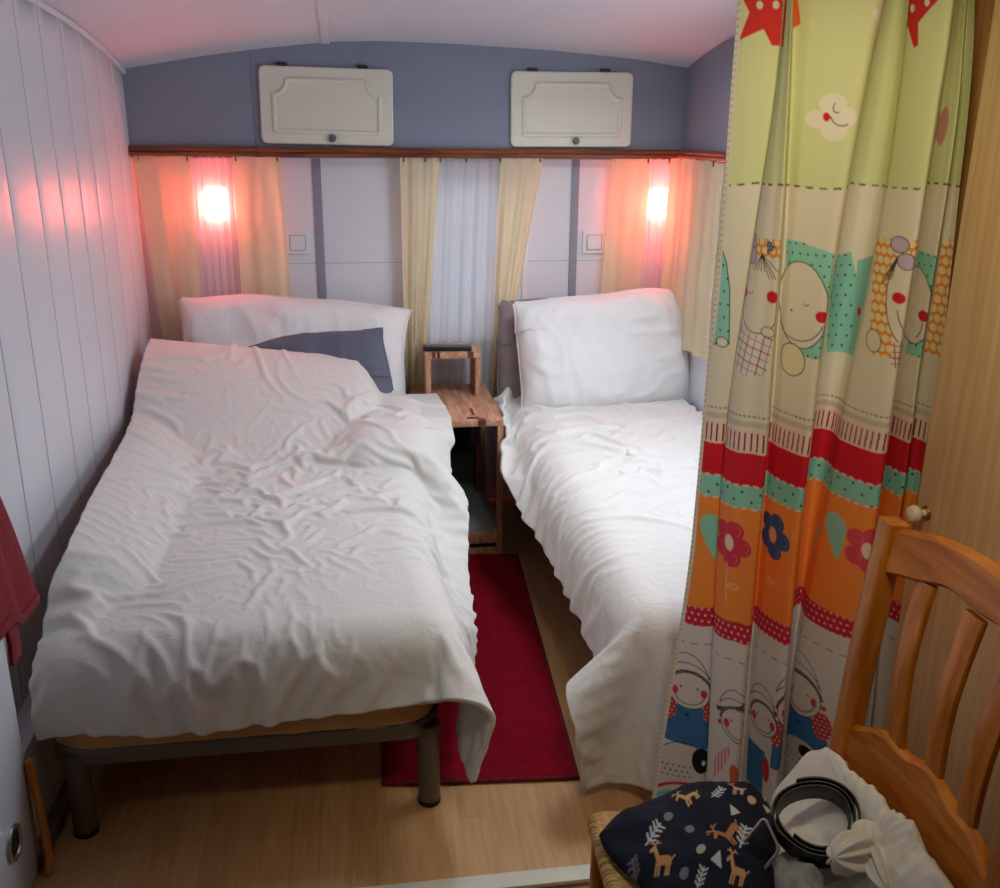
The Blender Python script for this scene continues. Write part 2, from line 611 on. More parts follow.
# assumed roof light frame, unseen above the bed, added to carry the overhead light
fr = thing("assumed_roof_light", "assumed square white roof light frame in the ceiling above the beds", "roof light", (.90, 2.78, 1.99))
zc = float(ceil_z(.90, 2.78))
b = bmesh.new()
sweep(b, [(x, y, zc + .02 - 1.99) for x, y in rrect(.48, .48, .05, 5)], rrect(.03, .09, .008, 2), closed=True)
obj("frame", b, M["switch"], fr)

# left wall of vertical boards: shallow V grooves, each board a little crowned
edges = [2.559 - .21 * k for k in range(21, 0, -1)] + [2.559, 2.785, 2.985, 3.195, 3.39, 3.585, 3.78, 4.02]
yy, xx = [], []
for a, b_ in zip(edges[:-1], edges[1:]):
    if b_ < YF:
        continue
    w = b_ - a
    for tt, dd in ((0, -.007), (.0016 / w, -.0005), (.01 / w, .0008), (.25, .0016), (.5, .0020), (.75, .0016), (1 - .01 / w, .0008), (1 - .0016 / w, -.0005)):
        yy.append(a + tt * w); xx.append(dd)
yy = np.array(yy); xx = np.array(xx)
zz = np.linspace(0, 1, 16)
P = np.zeros((len(yy), 16, 3))
top = ceil_z(np.full_like(yy, XL), yy) + .01
P[..., 0] = XL + xx[:, None] + .004 * np.sin(yy * 2.1)[:, None] * 0
P[..., 1] = yy[:, None]
P[..., 2] = zz[None, :] * top[:, None]
wl = struct(grid_obj("wall_left", P, M["wall_white"]))
wl.data.materials.append(paint("board_groove_painted_shade", srgb(128, 130, 138), rough=.8))  # groove faces get a darker grey: the groove's shade put into the colour
ng = len(yy)
groove = {i_ for i_ in range(ng) if xx[i_] < -.005}
for k_, p in enumerate(wl.data.polygons):
    r_i = k_ // 15
    if r_i in groove or (r_i + 1) in groove:
        p.material_index = 1
solid(wl, .03, -1)
for p in wl.data.polygons:
    p.use_smooth = True
# thin cove strip where the boards meet the ceiling
pth = [(XL + .008, y, float(ceil_z(XL, y)) - .006) for y in np.linspace(YF, 3.96, 60)]
struct(obj("trim_3", sweep(bmesh.new(), pth, circ(.010, 8)), M["wall_white"]))
# boxed-in lower wall near the foot of the bed, with skirting
struct(obj("wall_left_lower", newbox(XL - .02, -.748, -1.6, 1.885, 0, .62, bev=.006), M["wall_white"]))
struct(obj("wall_left_duct", newbox(XL - .02, -.765, 1.86, 3.97, 0, .26, bev=.006), M["wall_white"]))
struct(obj("baseboard_left", newbox(-.768, -.735, 1.86, 3.3, 0, .035, bev=.004), M["skirt"]))

# back wall below the lockers
struct(obj("wall_back", newbox(XL - .03, XR + .03, YB, YB + .05, 0, 1.6), M["panel_white"], smooth=False))
struct(obj("trim_4", newbox(-.62, 1.2, YB - .0015, YB + .001, 1.058, 1.0605), paint("pale_panel_joint", srgb(178, 178, 188), rough=.6), smooth=False))
struct(obj("trim_5", newbox(-.158, -.124, YB - .006, YB + .001, .35, 1.50, bev=.002), M["grey_strip"]))
struct(obj("trim_6", newbox(.890, .923, YB - .006, YB + .001, .35, 1.50, bev=.002), M["grey_strip"]))
struct(obj("added_window_2", sweep(bmesh.new(), [(.47 + p[0], YB - .004, 1.06 + p[1]) for p in rrect(.46, .66, .05, 6)], rrect(.022, .018, .004, 2), closed=True, up=(0, 1, 0)), M["switch"]))  # unseen frame behind the centre curtain, added to go with the back fill light
# upper fascia (front of the overhead lockers)
bm = bmesh.new()
prof = [(x, float(ceil_z(x, 3.95)) + .01) for x in np.linspace(XL - .01, XR + .01, 40)]
prism(bm, [(XL - .01, 1.47)] + [(XR + .01, 1.47)] + prof[::-1], lambda p: (p[0], 3.945, p[1]), lambda p: (p[0], 4.02, p[1]))
struct(obj("wall_back_upper", bm, M["grey_blue"], smooth=False))
for k, (x, za, zb) in enumerate([(-.365, 1.515, 1.845), (1.262, 1.515, 1.83)]):
    if k == 0:
        struct(obj("trim_%d" % (7 + k), newbox(x, x + .003, 3.9435, 3.947, za, zb), paint("blue_grey_joint", srgb(112, 118, 134), rough=.6), smooth=False))
# right wall: white below, blue-grey above, panelled wood nearer the viewer
struct(obj("wall_right", newbox(XR, XR + .05, YF, YB + .05, 0, 1.50), M["panel_white"], smooth=False))
wn = struct(obj("added_window_1", sweep(bmesh.new(), [(XR - .004, 2.55 + p[0], 1.20 + p[1]) for p in rrect(.92, .46, .06, 6)], rrect(.03, .028, .006, 2), closed=True, up=(1, 0, 0)), M["switch"]))  # unseen frame on the right wall, added to go with the side fill
bm = bmesh.new()
pr = [(y, float(ceil_z(XR, y)) + .03) for y in np.linspace(1.0, 4.0, 40)]
prism(bm, [(4.0, 1.48), (1.0, 1.48)] + pr, lambda p: (XR - .004, p[0], p[1]), lambda p: (XR + .05, p[0], p[1]))
struct(obj("wall_right_upper", bm, M["grey_blue"], smooth=False))
# rest of the shell, behind the viewer
bm = bmesh.new()
box(bm, XR, XR + .05, YF, 1.0, 1.45, 2.2)
struct(obj("wall_right_rear", bm, M["panel_white"], smooth=False))
struct(obj("wall_front", newbox(XL - .05, XR + .05, YF - .05, YF, 0, 2.2), M["panel_white"], smooth=False))

# wooden rail under the lockers (back) and along the right wall
railp = [(-.014, -.018), (.016, -.018), (.02, -.012), (.02, -.004), (.014, .0), (.017, .008), (.012, .018), (-.014, .018)]
def rail(name, a, b):
    return struct(obj(name, sweep(bmesh.new(), [a, b], railp), M["rail_wood"]))
rail("trim_9", (XL, 3.93, 1.494), (-.36, 3.93, 1.494))
rail("trim_10", (-.358, 3.93, 1.4925), (XR - .01, 3.93, 1.4925))
o = rail("trim_11", (XR - .012, 3.915, 1.494), (XR - .012, 1.75, 1.494))

# partition that carries the children's curtain, right of the opening
struct(obj("wall_partition", newbox(1.055, XR + .01, 1.775, 1.80, 0, 2.08), M["partition"], smooth=False))
#STAGE2
# ------------------------------------------------------------------ locker doors
def locker_door(label, x0, x1, z0, z1, tilt):
    cx, cz = .5 * (x0 + x1), .5 * (z0 + z1)
    w, h = x1 - x0, z1 - z0
    t = thing("locker_door", label, "locker door", (cx, 3.945, cz), "locker doors above the beds")
    t.rotation_euler = (0, tilt, 0)
    b = bmesh.new()
    out = rrect(w, h, .022, 5)
    prism(b, out, lambda p: (p[0], 0, p[1]), lambda p: (p[0], -.018, p[1]))
    pn = obj("door_panel", b, M["cream_plastic"], t); mod_bevel(pn, .006, 3)
    # raised moulding with notched upper corners
    a, c = w / 2 - .052, h / 2 - .046
    pts = []
    def arc(cx_, cz_, r, d0, d1, n=7):
        return [(cx_ + r * math.cos(math.radians(d0 + (d1 - d0) * i / n)), cz_ + r * math.sin(math.radians(d0 + (d1 - d0) * i / n))) for i in range(n + 1)]
    pts += arc(-a + .008, -c + .008, .008, 180, 270, 4) + arc(a - .008, -c + .008, .008, 270, 360, 4)
    pts += [(a, c - .062)] + arc(a + .004, c - .004, .052, 268, 182) + [(a - .062, c)]
    pts += [(-a + .062, c)] + arc(-a - .004, c - .004, .052, 358, 272) + [(-a, c - .062)]
    b = bmesh.new()
    sweep(b, [(p[0], -.018, p[1]) for p in pts], [(-.011, -.002), (.011, -.002), (.008, .003), (.002, .0075), (-.004, .007), (-.009, .002)], closed=True, up=(0, -1, 0))
    obj("moulding", b, M["cream_plastic"], t)
    b = bmesh.new()
    lathe(b, [(.004, -.016), (.006, -.022), (.0125, -.024), (.014, -.030), (.011, -.036), (.002, -.038)], (.017, 0, -h / 2 + .024), "y", 20)
    k = obj("knob", b, M["knob_grey"], t); k["label"] = "round dark grey knob"
    for hx in (-w / 2 + .085, w / 2 - .115):
        b = newbox(hx - .02, hx + .02, -.014, .002, h / 2 - .004, h / 2 + .012, bev=.002)
        lathe(b, [(.005, -.02), (.005, .02)], (hx, -.012, h / 2 + .004), "x", 10)
        obj("hinge", b, M["hinge"], t)
    return t

locker_door("cream moulded locker door with grey knob above the grey-pillow bed by the boarded wall", -.337, .165, 1.52, 1.80, math.radians(.9))
locker_door("cream moulded locker door with grey knob above the bed beside the patterned curtain", .625, 1.117, 1.517, 1.80, math.radians(-.3))

# ------------------------------------------------------------------ wall switches
def switch(label, x0, x1, z0, z1):
    cx, cz = .5 * (x0 + x1), .5 * (z0 + z1)
    t = thing("light_switch", label, "switch", (cx, YB, cz), "white wall switches")
    w, h = x1 - x0, z1 - z0
    b = bmesh.new(); prism(b, rrect(w, h, .006), lambda p: (p[0], .001, p[1]), lambda p: (p[0], -.010, p[1]))
    mod_bevel(obj("plate", b, M["switch"], t), .003)
    b = bmesh.new(); prism(b, rrect(w * .62, h * .62, .003), lambda p: (p[0] + .002, -.009, p[1]), lambda p: (p[0] + .002, -.0145 - .02 * p[1] / 1.6, p[1]))
    mod_bevel(obj("rocker", b, M["switch"], t), .0015)
    b = bmesh.new(); sweep(b, [(p[0] + .002, -.0102, p[1]) for p in rrect(w * .66, h * .66, .004)], circ(.0012, 6), closed=True, up=(0, -1, 0))
    obj("rocker_gap", b, M["grey_strip"], t)

switch("square white switch between cream curtain edge and grey strip, over the bed with slate pillow", -.277, -.184, 1.097, 1.188)
switch("square white switch between grey strip and red-lit curtain, over the bed by the patterned curtain", .944, 1.040, 1.088, 1.182)


# ------------------------------------------------------------------ curtains on the back wall
def drape(name, mat, parent, top, bot, zt, zb, folds, amp, ph=0.0, nu=90, nv=70, pinch=0.35, sag=0.0):
    """top, bot: (x, y) polylines the cloth follows at its upper and lower end"""
    def along(pl, s):
        pl = np.array(pl, float)
        d = np.r_[0, np.cumsum(np.linalg.norm(np.diff(pl, axis=0), axis=1))]
        d /= d[-1]
        return np.stack([np.interp(s, d, pl[:, 0]), np.interp(s, d, pl[:, 1])], -1)
    s = np.linspace(0, 1, nu)
    A, B = along(top, s), along(bot, s)
    tA = np.gradient(A, axis=0); tA /= np.linalg.norm(tA, axis=1)[:, None]
    nrm = np.stack([tA[:, 1], -tA[:, 0]], -1)
    nrm = np.where(nrm[:, 1:2] > .2, -nrm, nrm)
    v = np.linspace(0, 1, nv)
    sd = int(abs(ph * 100)) % 1000
    n1 = vnoise((nu, nv), (5, 3), 5 + sd)
    wv = np.sin(2 * PI * (folds * s[:, None] + ph + .12 * n1 * (.4 + v[None, :]))) + .35 * np.sin(2 * PI * (folds * 2.3 * s[:, None] + ph * 2 + .1 * n1))
    am = amp * (pinch + (1 - pinch) * np.sin(np.clip(v * 1.4, 0, 1) * PI / 2))[None, :]
    off = wv * am + .3 * amp * vnoise((nu, nv), (6, 9), 77 + sd)
    XY = A[:, None, :] * (1 - v)[None, :, None] + B[:, None, :] * v[None, :, None]
    XY = XY + nrm[:, None, :] * off[..., None]
    Z = zt + (zb - zt) * v[None, :] + .003 * np.sin(2 * PI * folds * s)[:, None] * (1 - v)[None, :] - sag * (np.sin(PI * s)[:, None]) * v[None, :]
    P = np.concatenate([XY, Z[..., None]], -1)
    if parent is not None:
        P = P - np.array(parent.location)
    return grid_obj(name, P, mat, parent)


def curtain_hooks(t, pts):
    for (x, y, z) in pts:
        b = bmesh.new()
        sweep(b, [(x - t.location.x, y - t.location.y, z - t.location.z + dz) for dz in (.004, -.008, -.016)], circ(.003, 6))
        obj("hook", b, M["hinge"], t)


t = thing("window_curtain", "cream curtain with red-lit sheer, in the corner by the boarded white wall", "curtain", (-.55, 3.95, 1.47), "curtains hanging from the wooden rail")
drape("drape", M["drape"], t, [(-.818, 3.935), (-.61, 3.925)], [(-.775, 3.95), (-.615, 3.94)], 1.476, .72, 1.6, .006, .1)
drape("drape", M["drape"], t, [(-.452, 3.925), (-.275, 3.935)], [(-.46, 3.94), (-.262, 3.945)], 1.476, .78, 1.3, .006, .45)
drape("sheer_panel", M["sheer"], t, [(-.64, 3.945), (-.43, 3.945)], [(-.65, 3.955), (-.44, 3.955)], 1.472, .75, 7, .004, .2, nu=120)
curtain_hooks(t, [(-.80, 3.935, 1.474), (-.62, 3.925, 1.474), (-.44, 3.925, 1.474), (-.285, 3.935, 1.474)])

t = thing("window_curtain", "cream curtain with white sheer hanging behind the bedside table", "curtain", (.47, 3.94, 1.47), "curtains hanging from the wooden rail")
drape("drape", M["drape"], t, [(.186, 3.925), (.345, 3.92)], [(.188, 3.945), (.262, 3.945)], 1.476, .45, 2.4, .014, .3)
drape("drape", M["drape"], t, [(.585, 3.92), (.758, 3.92)], [(.55, 3.945), (.572, 3.94)], 1.476, .43, 2.3, .013, .75)
drape("sheer_panel", M["sheer"], t, [(.30, 3.945), (.62, 3.945)], [(.25, 3.965), (.60, 3.965)], 1.472, .45, 5.5, .012, .6, nu=140)
curtain_hooks(t, [(.20, 3.925, 1.474), (.285, 3.92, 1.474), (.345, 3.92, 1.474), (.45, 3.935, 1.474), (.585, 3.92, 1.474), (.745, 3.92, 1.474)])

t = thing("window_curtain", "cream curtain with red-lit sheer, in the corner by the patterned curtain", "curtain", (1.2, 3.94, 1.47), "curtains hanging from the wooden rail")
drape("drape", M["drape"], t, [(1.043, 3.93), (1.20, 3.915)], [(1.012, 3.945), (1.185, 3.935)], 1.476, .74, 1.2, .006, .2)
drape("drape", M["drape"], t, [(1.272, 3.875), (1.305, 3.79), (1.318, 3.39)], [(1.262, 3.885), (1.30, 3.80), (1.322, 3.42)], 1.476, .74, 3.6, .010, .55, nu=130)
drape("sheer_panel", M["sheer"], t, [(1.165, 3.945), (1.275, 3.925), (1.315, 3.84)], [(1.155, 3.955), (1.275, 3.935), (1.315, 3.84)], 1.472, .74, 6, .004, .9, nu=120)
curtain_hooks(t, [(1.055, 3.93, 1.474), (1.19, 3.915, 1.474), (1.268, 3.885, 1.474), (1.312, 3.5, 1.474)])


# ------------------------------------------------------------------ red lamps behind the sheers
def wall_lamp(label, x, z, energy):
    t = thing("wall_lamp", label, "lamp", (x, YB, z), "red wall lamps behind the curtains")
    b = bmesh.new(); prism(b, rrect(.105, .145, .012), lambda p: (p[0], .001, p[1]), lambda p: (p[0], -.010, p[1]))
    mod_bevel(obj("back_plate", b, M["lamp_base"], t), .003)
    b = bmesh.new(); prism(b, rrect(.088, .125, .014), lambda p: (p[0], -.009, p[1]), lambda p: (p[0] * .9, -.026, p[1] * .92))
    s = obj("lamp_shade", b, M["lamp_red"], t); mod_bevel(s, .004, 3); s["label"] = "glowing red shade"
    return t

wall_lamp("glowing red wall lamp behind the sheer over the bed by the boarded wall", -.535, 1.295, 3)
wall_lamp("glowing red wall lamp behind the sheer in the corner by the patterned curtain", 1.270, 1.293, 3)

# ------------------------------------------------------------------ rug
rc = [(.02, 2.045), (.512, 2.005), (.578, 3.36), (.10, 3.40)]
def rug_pt(u, v):
    a = np.array(rc[0]) * (1 - u) + np.array(rc[1]) * u
    b = np.array(rc[3]) * (1 - u) + np.array(rc[2]) * u
    return a * (1 - v) + b * v
nu, nv = 50, 120
P = np.zeros((nu, nv, 3))
for i, u in enumerate(np.linspace(0, 1, nu)):
    for j, v in enumerate(np.linspace(0, 1, nv)):
        P[i, j, :2] = rug_pt(u, v)
P[..., 2] = .010 + .0012 * vnoise((nu, nv), (7, 14), 3)
t = thing("rug", "red rug lying on the wooden floor between the two beds", "rug", (.3, 2.7, 0))
P[..., 0] -= .3; P[..., 1] -= 2.7
o = grid_obj("pile", P, M["rug"], t); solid(o, .008, -1)
b = bmesh.new()
pth = []
for a0, b0 in ((0, 1), (1, 2), (2, 3), (3, 0)):
    for k in range(12):
        f = k / 12
        p = np.array(rc[a0]) * (1 - f) + np.array(rc[b0]) * f
        pth.append((p[0] - .3, p[1] - 2.7, .0062))
sweep(b, pth, circ(.006, 8), closed=True)
o = obj("binding", b, M["rug_edge"], t)


# ------------------------------------------------------------------ beds
def bed_frame(label, x0, x1, y0, y1, zt, leg_r, mat, legs, bar=.046):
    t = thing("bed_frame", label, "bed frame", (.5 * (x0 + x1), .5 * (y0 + y1), 0))
    cx, cy = t.location.x, t.location.y
    b = bmesh.new()
    sweep(b, [(p[0], p[1], zt - bar / 2) for p in rrect(x1 - x0 - .03, y1 - y0 - .03, .075, 8)], rrect(.03, bar, .008, 3), closed=True)
    obj("side_rail", b, mat, t)
    b = bmesh.new()
    n = 13
    for k in range(n):
        y = y0 - cy + .1 + (y1 - y0 - .2) * k / (n - 1)
        pts = [(x, y, zt - .016 + .010 * math.cos((x) / (x1 - x0) * PI)) for x in np.linspace(x0 - cx + .02, x1 - cx - .02, 9)]
        sweep(b, pts, rrect(.055, .009, .003, 2))
    obj("slats", b, M["partition"], t)
    for lx, ly in legs:
        b = bmesh.new()
        lathe(b, [(leg_r, .012), (leg_r, zt - .02)], (lx - cx, ly - cy, 0), "z", 24)
        lg = obj("leg", b, mat, t)
        b = bmesh.new()
        lathe(b, [(leg_r * .96, .0), (leg_r * 1.04, .003), (leg_r * 1.04, .014), (leg_r * .9, .016)], (lx - cx, ly - cy, 0), "z", 24)
        obj("rubber_foot", b, M["rubber"], lg)
    return t


def mattress(label, x0, x1, y0, y1, z0, z1, mat, seed):
    """fitted sheet over a soft slab: rounded corners, gathers along the lower hem"""
    t = thing("mattress", label, "mattress", (.5 * (x0 + x1), .5 * (y0 + y1), z0))
    w, h = x1 - x0, y1 - y0
    ring = np.array(rrect(w, h, .11, 14))
    d = np.r_[0, np.cumsum(np.linalg.norm(np.diff(np.vstack([ring, ring[:1]]), axis=0), axis=1))]
    n = 320
    s = np.linspace(0, d[-1], n, endpoint=False)
    R = np.stack([np.interp(s, d, np.r_[ring[:, k], ring[0, k]]) for k in (0, 1)], -1)
    T = z1 - z0
    prof = [(-.10, 0.0), (-.012, 0.0), (0, .012), (.006, .05), (.006, T - .06), (-.006, T - .02), (-.035, T - .002), (-.12, T)]
    N_ = np.stack([np.gradient(np.r_[R[-1:, 1], R[:, 1], R[:1, 1]])[1:-1], -np.gradient(np.r_[R[-1:, 0], R[:, 0], R[:1, 0]])[1:-1]], -1)
    N_ /= np.linalg.norm(N_, axis=1)[:, None]
    if (N_ * R).sum() < 0:
        N_ = -N_
    P = np.zeros((n, len(prof) * 4, 3))
    pr = crom(prof, 4)[:len(prof) * 4 - 3]
    P = np.zeros((n, len(pr), 3))
    g1 = vnoise((n, len(pr)), (90, 3), seed)
    for j, (a, z) in enumerate(pr):
        gather = .006 * math.exp(-((z - .01) / .04) ** 2) * (1 if a > -.05 else 0)
        P[:, j, :2] = R + N_ * (a + gather * g1[:, j] * 1.2)[:, None]
        P[:, j, 2] = z + (.004 * g1[:, j] if 0 < j < 6 else 0)
    o = grid_obj("fitted_sheet", P, mat, t, closeU=True)
    b = bmesh.new()
    for zc_, fl in ((0.0, 1), (T, 0)):
        vs = [b.verts.new((x + nx * pr[0 if fl else -1][0], y + ny * pr[0 if fl else -1][0], zc_)) for (x, y), (nx, ny) in zip(R, N_)]
        b.faces.new(vs)
    obj("ticking", b, mat, t)
    return t


bed_frame("taupe metal bed frame on round legs beside the boarded white wall", -.735, .16, 1.945, 3.88, .245, .027, M["bed_metal"],
          [(-.676, 1.975), (.130, 1.975), (-.676, 3.82), (.130, 3.82)])
mattress("mattress in a tan fitted sheet on the taupe metal bed frame", -.735, .155, 1.940, 3.90, .2455, .415, M["sheet_tan"], 4)
bed_frame("dark bed base under the bed beside the patterned curtain", .635, 1.325, 1.98, 3.90, .26, .022, M["bed_dark"],
          [(.675, 2.02), (1.285, 2.02), (.675, 3.86), (1.285, 3.86)], bar=.12)
mattress("white mattress on the dark bed base beside the patterned curtain", .63, 1.33, 1.97, 3.90, .2605, .43, M["pillow"], 9)


# ------------------------------------------------------------------ duvets (cloth settled over the beds)
def lattice(U, V, seed):
    """value noise sampled at arbitrary coordinates"""
    r = np.random.RandomState(seed)
    G = r.rand(64, 64) * 2 - 1
    iu, iv = np.floor(U).astype(int), np.floor(V).astype(int)
    fu, fv = U - iu, V - iv
    fu = fu * fu * (3 - 2 * fu); fv = fv * fv * (3 - 2 * fv)
    g = lambda i, j: G[i % 64, j % 64]
    return (g(iu, iv) * (1 - fu) + g(iu + 1, iv) * fu) * (1 - fv) + (g(iu, iv + 1) * (1 - fu) + g(iu + 1, iv + 1) * fu) * fv


def upsample(P, nu, nv):
    a = np.linspace(0, P.shape[0] - 1, nu); b = np.linspace(0, P.shape[1] - 1, nv)
    i = np.minimum(a.astype(int), P.shape[0] - 2); j = np.minimum(b.astype(int), P.shape[1] - 2)
    fa = (a - i)[:, None, None]; fb = (b - j)[None, :, None]
    g = lambda di, dj: P[np.ix_(i + di, j + dj)]
    return (g(0, 0) * (1 - fa) + g(1, 0) * fa) * (1 - fb) + (g(0, 1) * (1 - fa) + g(1, 1) * fa) * fb


def smooth_grid(P, n):
    for _ in range(n):
        Q = P.copy()
        Q[1:-1, 1:-1] = .5 * P[1:-1, 1:-1] + .125 * (P[2:, 1:-1] + P[:-2, 1:-1] + P[1:-1, 2:] + P[1:-1, :-2])
        P = Q
    return P


def grid_normals(P):
    a = np.gradient(P, axis=0); b = np.gradient(P, axis=1)
    n = np.cross(a, b)
    n /= np.linalg.norm(n, axis=-1)[..., None] + 1e-12
    return n


def settle(P0, W, L, coll, fine, seed, excess=.06, amp=.010, angle=25, wl=(.16, .05), steps=80, iters=34, fsteps=30, fiters=12, mask=None, bendk=.12, g=-3.0, lump=.012):
    """drop a cloth: a coarse pass for the drape, a fine pass in which surplus cloth buckles into creases"""
    nu, nv = P0.shape[:2]
    S = Sheet(P0, 1, 1, W / (nu - 1), L / (nv - 1))
    F0 = P0.copy(); F0[..., 2] = .6 * F0[..., 2]
    F0 = F0.reshape(-1, 3)
    S.B = [(ia, ib, np.linalg.norm(F0[ia] - F0[ib], axis=1), kk) for ia, ib, r0, kk in S.B]
    S.bend(.3)
    S.run(steps, iters, coll, g=g, damp=.93, fric=.85)
    nu, nv = fine
    P = smooth_grid(upsample(S.P, nu, nv), 4)
    u = np.linspace(0, W, nu)[:, None]; v = np.linspace(0, L, nv)[None, :]
    an = math.radians(angle) + .9 * vnoise((nu, nv), (3, 4), seed + 9)
    wx = .06 * vnoise((nu, nv), (6, 9), seed + 4); wy = .06 * vnoise((nu, nv), (6, 9), seed + 5)
    A = (u + wx) * np.cos(an) + (v + wy) * np.sin(an)
    B = -(u + wx) * np.sin(an) + (v + wy) * np.cos(an)
    n1 = lattice(A / wl[0] + 9, B / wl[1] + 9, seed)
    n2 = lattice(A / wl[0] * 2.1 + 30, B / wl[1] * 2.3 + 30, seed + 1)
    n3 = lattice((u + wx) / .11 + 5, (v + wy) / .11 + 5, seed + 6)
    ridge = (1 - np.abs(n1)) ** 3 + .6 * (1 - np.abs(n2)) ** 3 - .5
    m = 1.0 if mask is None else mask(u / W, v / L)
    patch = np.clip(.72 + .7 * vnoise((nu, nv), (4, 6), seed + 2), .28, 1.2) * m
    N_ = grid_normals(P)
    if N_[nu // 2, nv // 2, 2] < 0:
        N_ = -N_
    big = vnoise((nu, nv), (4, 6), seed + 7) + .5 * vnoise((nu, nv), (8, 11), seed + 8) + .5
    P = P + N_ * (np.maximum(big, 0) * lump)[..., None]
    F = P.reshape(-1, 3)
    S = Sheet(P, 1, 1, W / (nu - 1), L / (nv - 1))
    ex = (1 + excess * patch).reshape(-1)
    for k, (ia, ib, r0, kk) in enumerate(S.B):
        S.B[k] = (ia, ib, np.linalg.norm(F[ia] - F[ib], axis=1) * .5 * (ex[ia] + ex[ib]), kk)
    S.bend(bendk)
    S.P += N_ * ((ridge + .5 * n3) * amp * patch)[..., None]
    S.O[:] = S.P
    S.run(fsteps, fiters, coll, g=-.6, damp=.85, fric=.7)
    return S.P


def flat_sheet(nu, nv, x0, x1, y_head, y_foot, z, shift=0.0, widen=0.0):
    u = np.linspace(0, 1, nu)[:, None]; v = np.linspace(0, 1, nv)[None, :]
    P = np.zeros((nu, nv, 3))
    P[..., 0] = x0 + (x1 - x0) * u + shift * v * (1 - u) + widen * u * v
    P[..., 1] = y_head + (y_foot - y_head) * v
    P[..., 2] = z if np.isscalar(z) else z(P[..., 0], P[..., 1])
    P += .001 * np.random.RandomState(5).randn(nu, nv, 3)
    return P


def left_hump(x, y):
    return .45 + (.345 - .12 * (x + .75)) * sstep(y, 3.05, 3.74) * (1 - sstep(x, -.02, .18))


def coll_left(P):
    # bed, with the pillows under the head end, wider where the duvet puffs out by the table
    Q = P.copy()
    sh = (.03 * sstep(P[..., 1], 2.6, 3.3) + .04 * (1 - sstep(P[..., 1], 1.95, 2.5))) * sstep(P[..., 0], -.3, .15)
    Q[..., 0] -= sh
    hit = rbox_push(Q, np.array([-.29, 2.93, .33]), np.array([.43, .955, .115]), .06, .05)
    Q[..., 0] += sh
    P[:] = Q
    hit |= rbox_push(P, np.array([.09, 3.40, .43]), np.array([.165, .33, .13]), .12, .035)
    hw = .40 + .225 * (1 - sstep(P[..., 0], -.80, -.32)) * sstep(P[..., 1], 1.97, 2.30)
    up = (P[..., 2] < hw) & (P[..., 0] < .08) & (P[..., 1] > 1.99)
    P[..., 2] = np.where(up, hw, P[..., 2])
    hit |= up
    h = left_hump(P[..., 0], P[..., 1]) + .03
    up = (P[..., 2] < h) & (P[..., 0] < .14) & (P[..., 1] > 3.0)
    P[..., 2] = np.where(up, h, P[..., 2])
    hit |= up
    P[..., 0] = np.maximum(P[..., 0], -.81 + .075 * (1 - sstep(P[..., 1], 1.9, 2.2)))
    P[..., 0] = np.minimum(P[..., 0], .37 + .6 * (1 - sstep(P[..., 1], 3.0, 3.4)))
    P[..., 1] = np.minimum(P[..., 1], 3.80)
    P[..., 2] = np.maximum(P[..., 2], .03)
    # bedside table
    hit |= rbox_push(P, np.array([.36, 3.655, .276]), np.array([.165, .275, .276]), .01, .018)
    return hit


P0 = flat_sheet(34, 53, -.79, .30, 3.74, 1.81, lambda x, y: np.maximum(left_hump(x, y), .58) + .05, widen=.135, shift=.02)
D = settle(P0, 1.27, 2.09, coll_left, (134, 206), 21, excess=.075, amp=.0095, angle=20)
t = thing("duvet", "crumpled white duvet spread over the bed beside the boarded wall", "duvet", (-.3, 2.9, .45))
o = grid_obj("duvet_cover", D - np.array(t.location), M["duvet"], t); subsurf(o, 1); solid(o, .014, 1)


def coll_right(P):
    hit = rbox_push(P, np.array([.985, 2.93, .33]), np.array([.345, .955, .115]), .06, .042 + .043 * sstep(P[..., 1], 2.2, 3.3))
    P[..., 0] = np.minimum(P[..., 0], 1.325)
    P[..., 0] = np.maximum(P[..., 0], .532 - .4 * (1 - sstep(P[..., 1], 3.1, 3.4)))
    P[..., 2] = np.maximum(P[..., 2], .03)
    P[..., 1] = np.minimum(P[..., 1], 3.9)
    hit |= rbox_push(P, np.array([.36, 3.655, .276]), np.array([.165, .275, .276]), .01, .018)
    return hit


P0 = flat_sheet(30, 53, .475, 1.32, 3.83, 1.61, .56, shift=-.005)
D2 = settle(P0, .99, 2.26, coll_right, (112, 206), 57, excess=.09, amp=.012, angle=-14, wl=(.36, .075))
t = thing("duvet", "creased white duvet hanging to the floor on the bed beside the patterned curtain", "duvet", (.95, 2.9, .45))
o = grid_obj("duvet_cover", D2 - np.array(t.location), M["duvet"], t); subsurf(o, 1); solid(o, .014, 1)
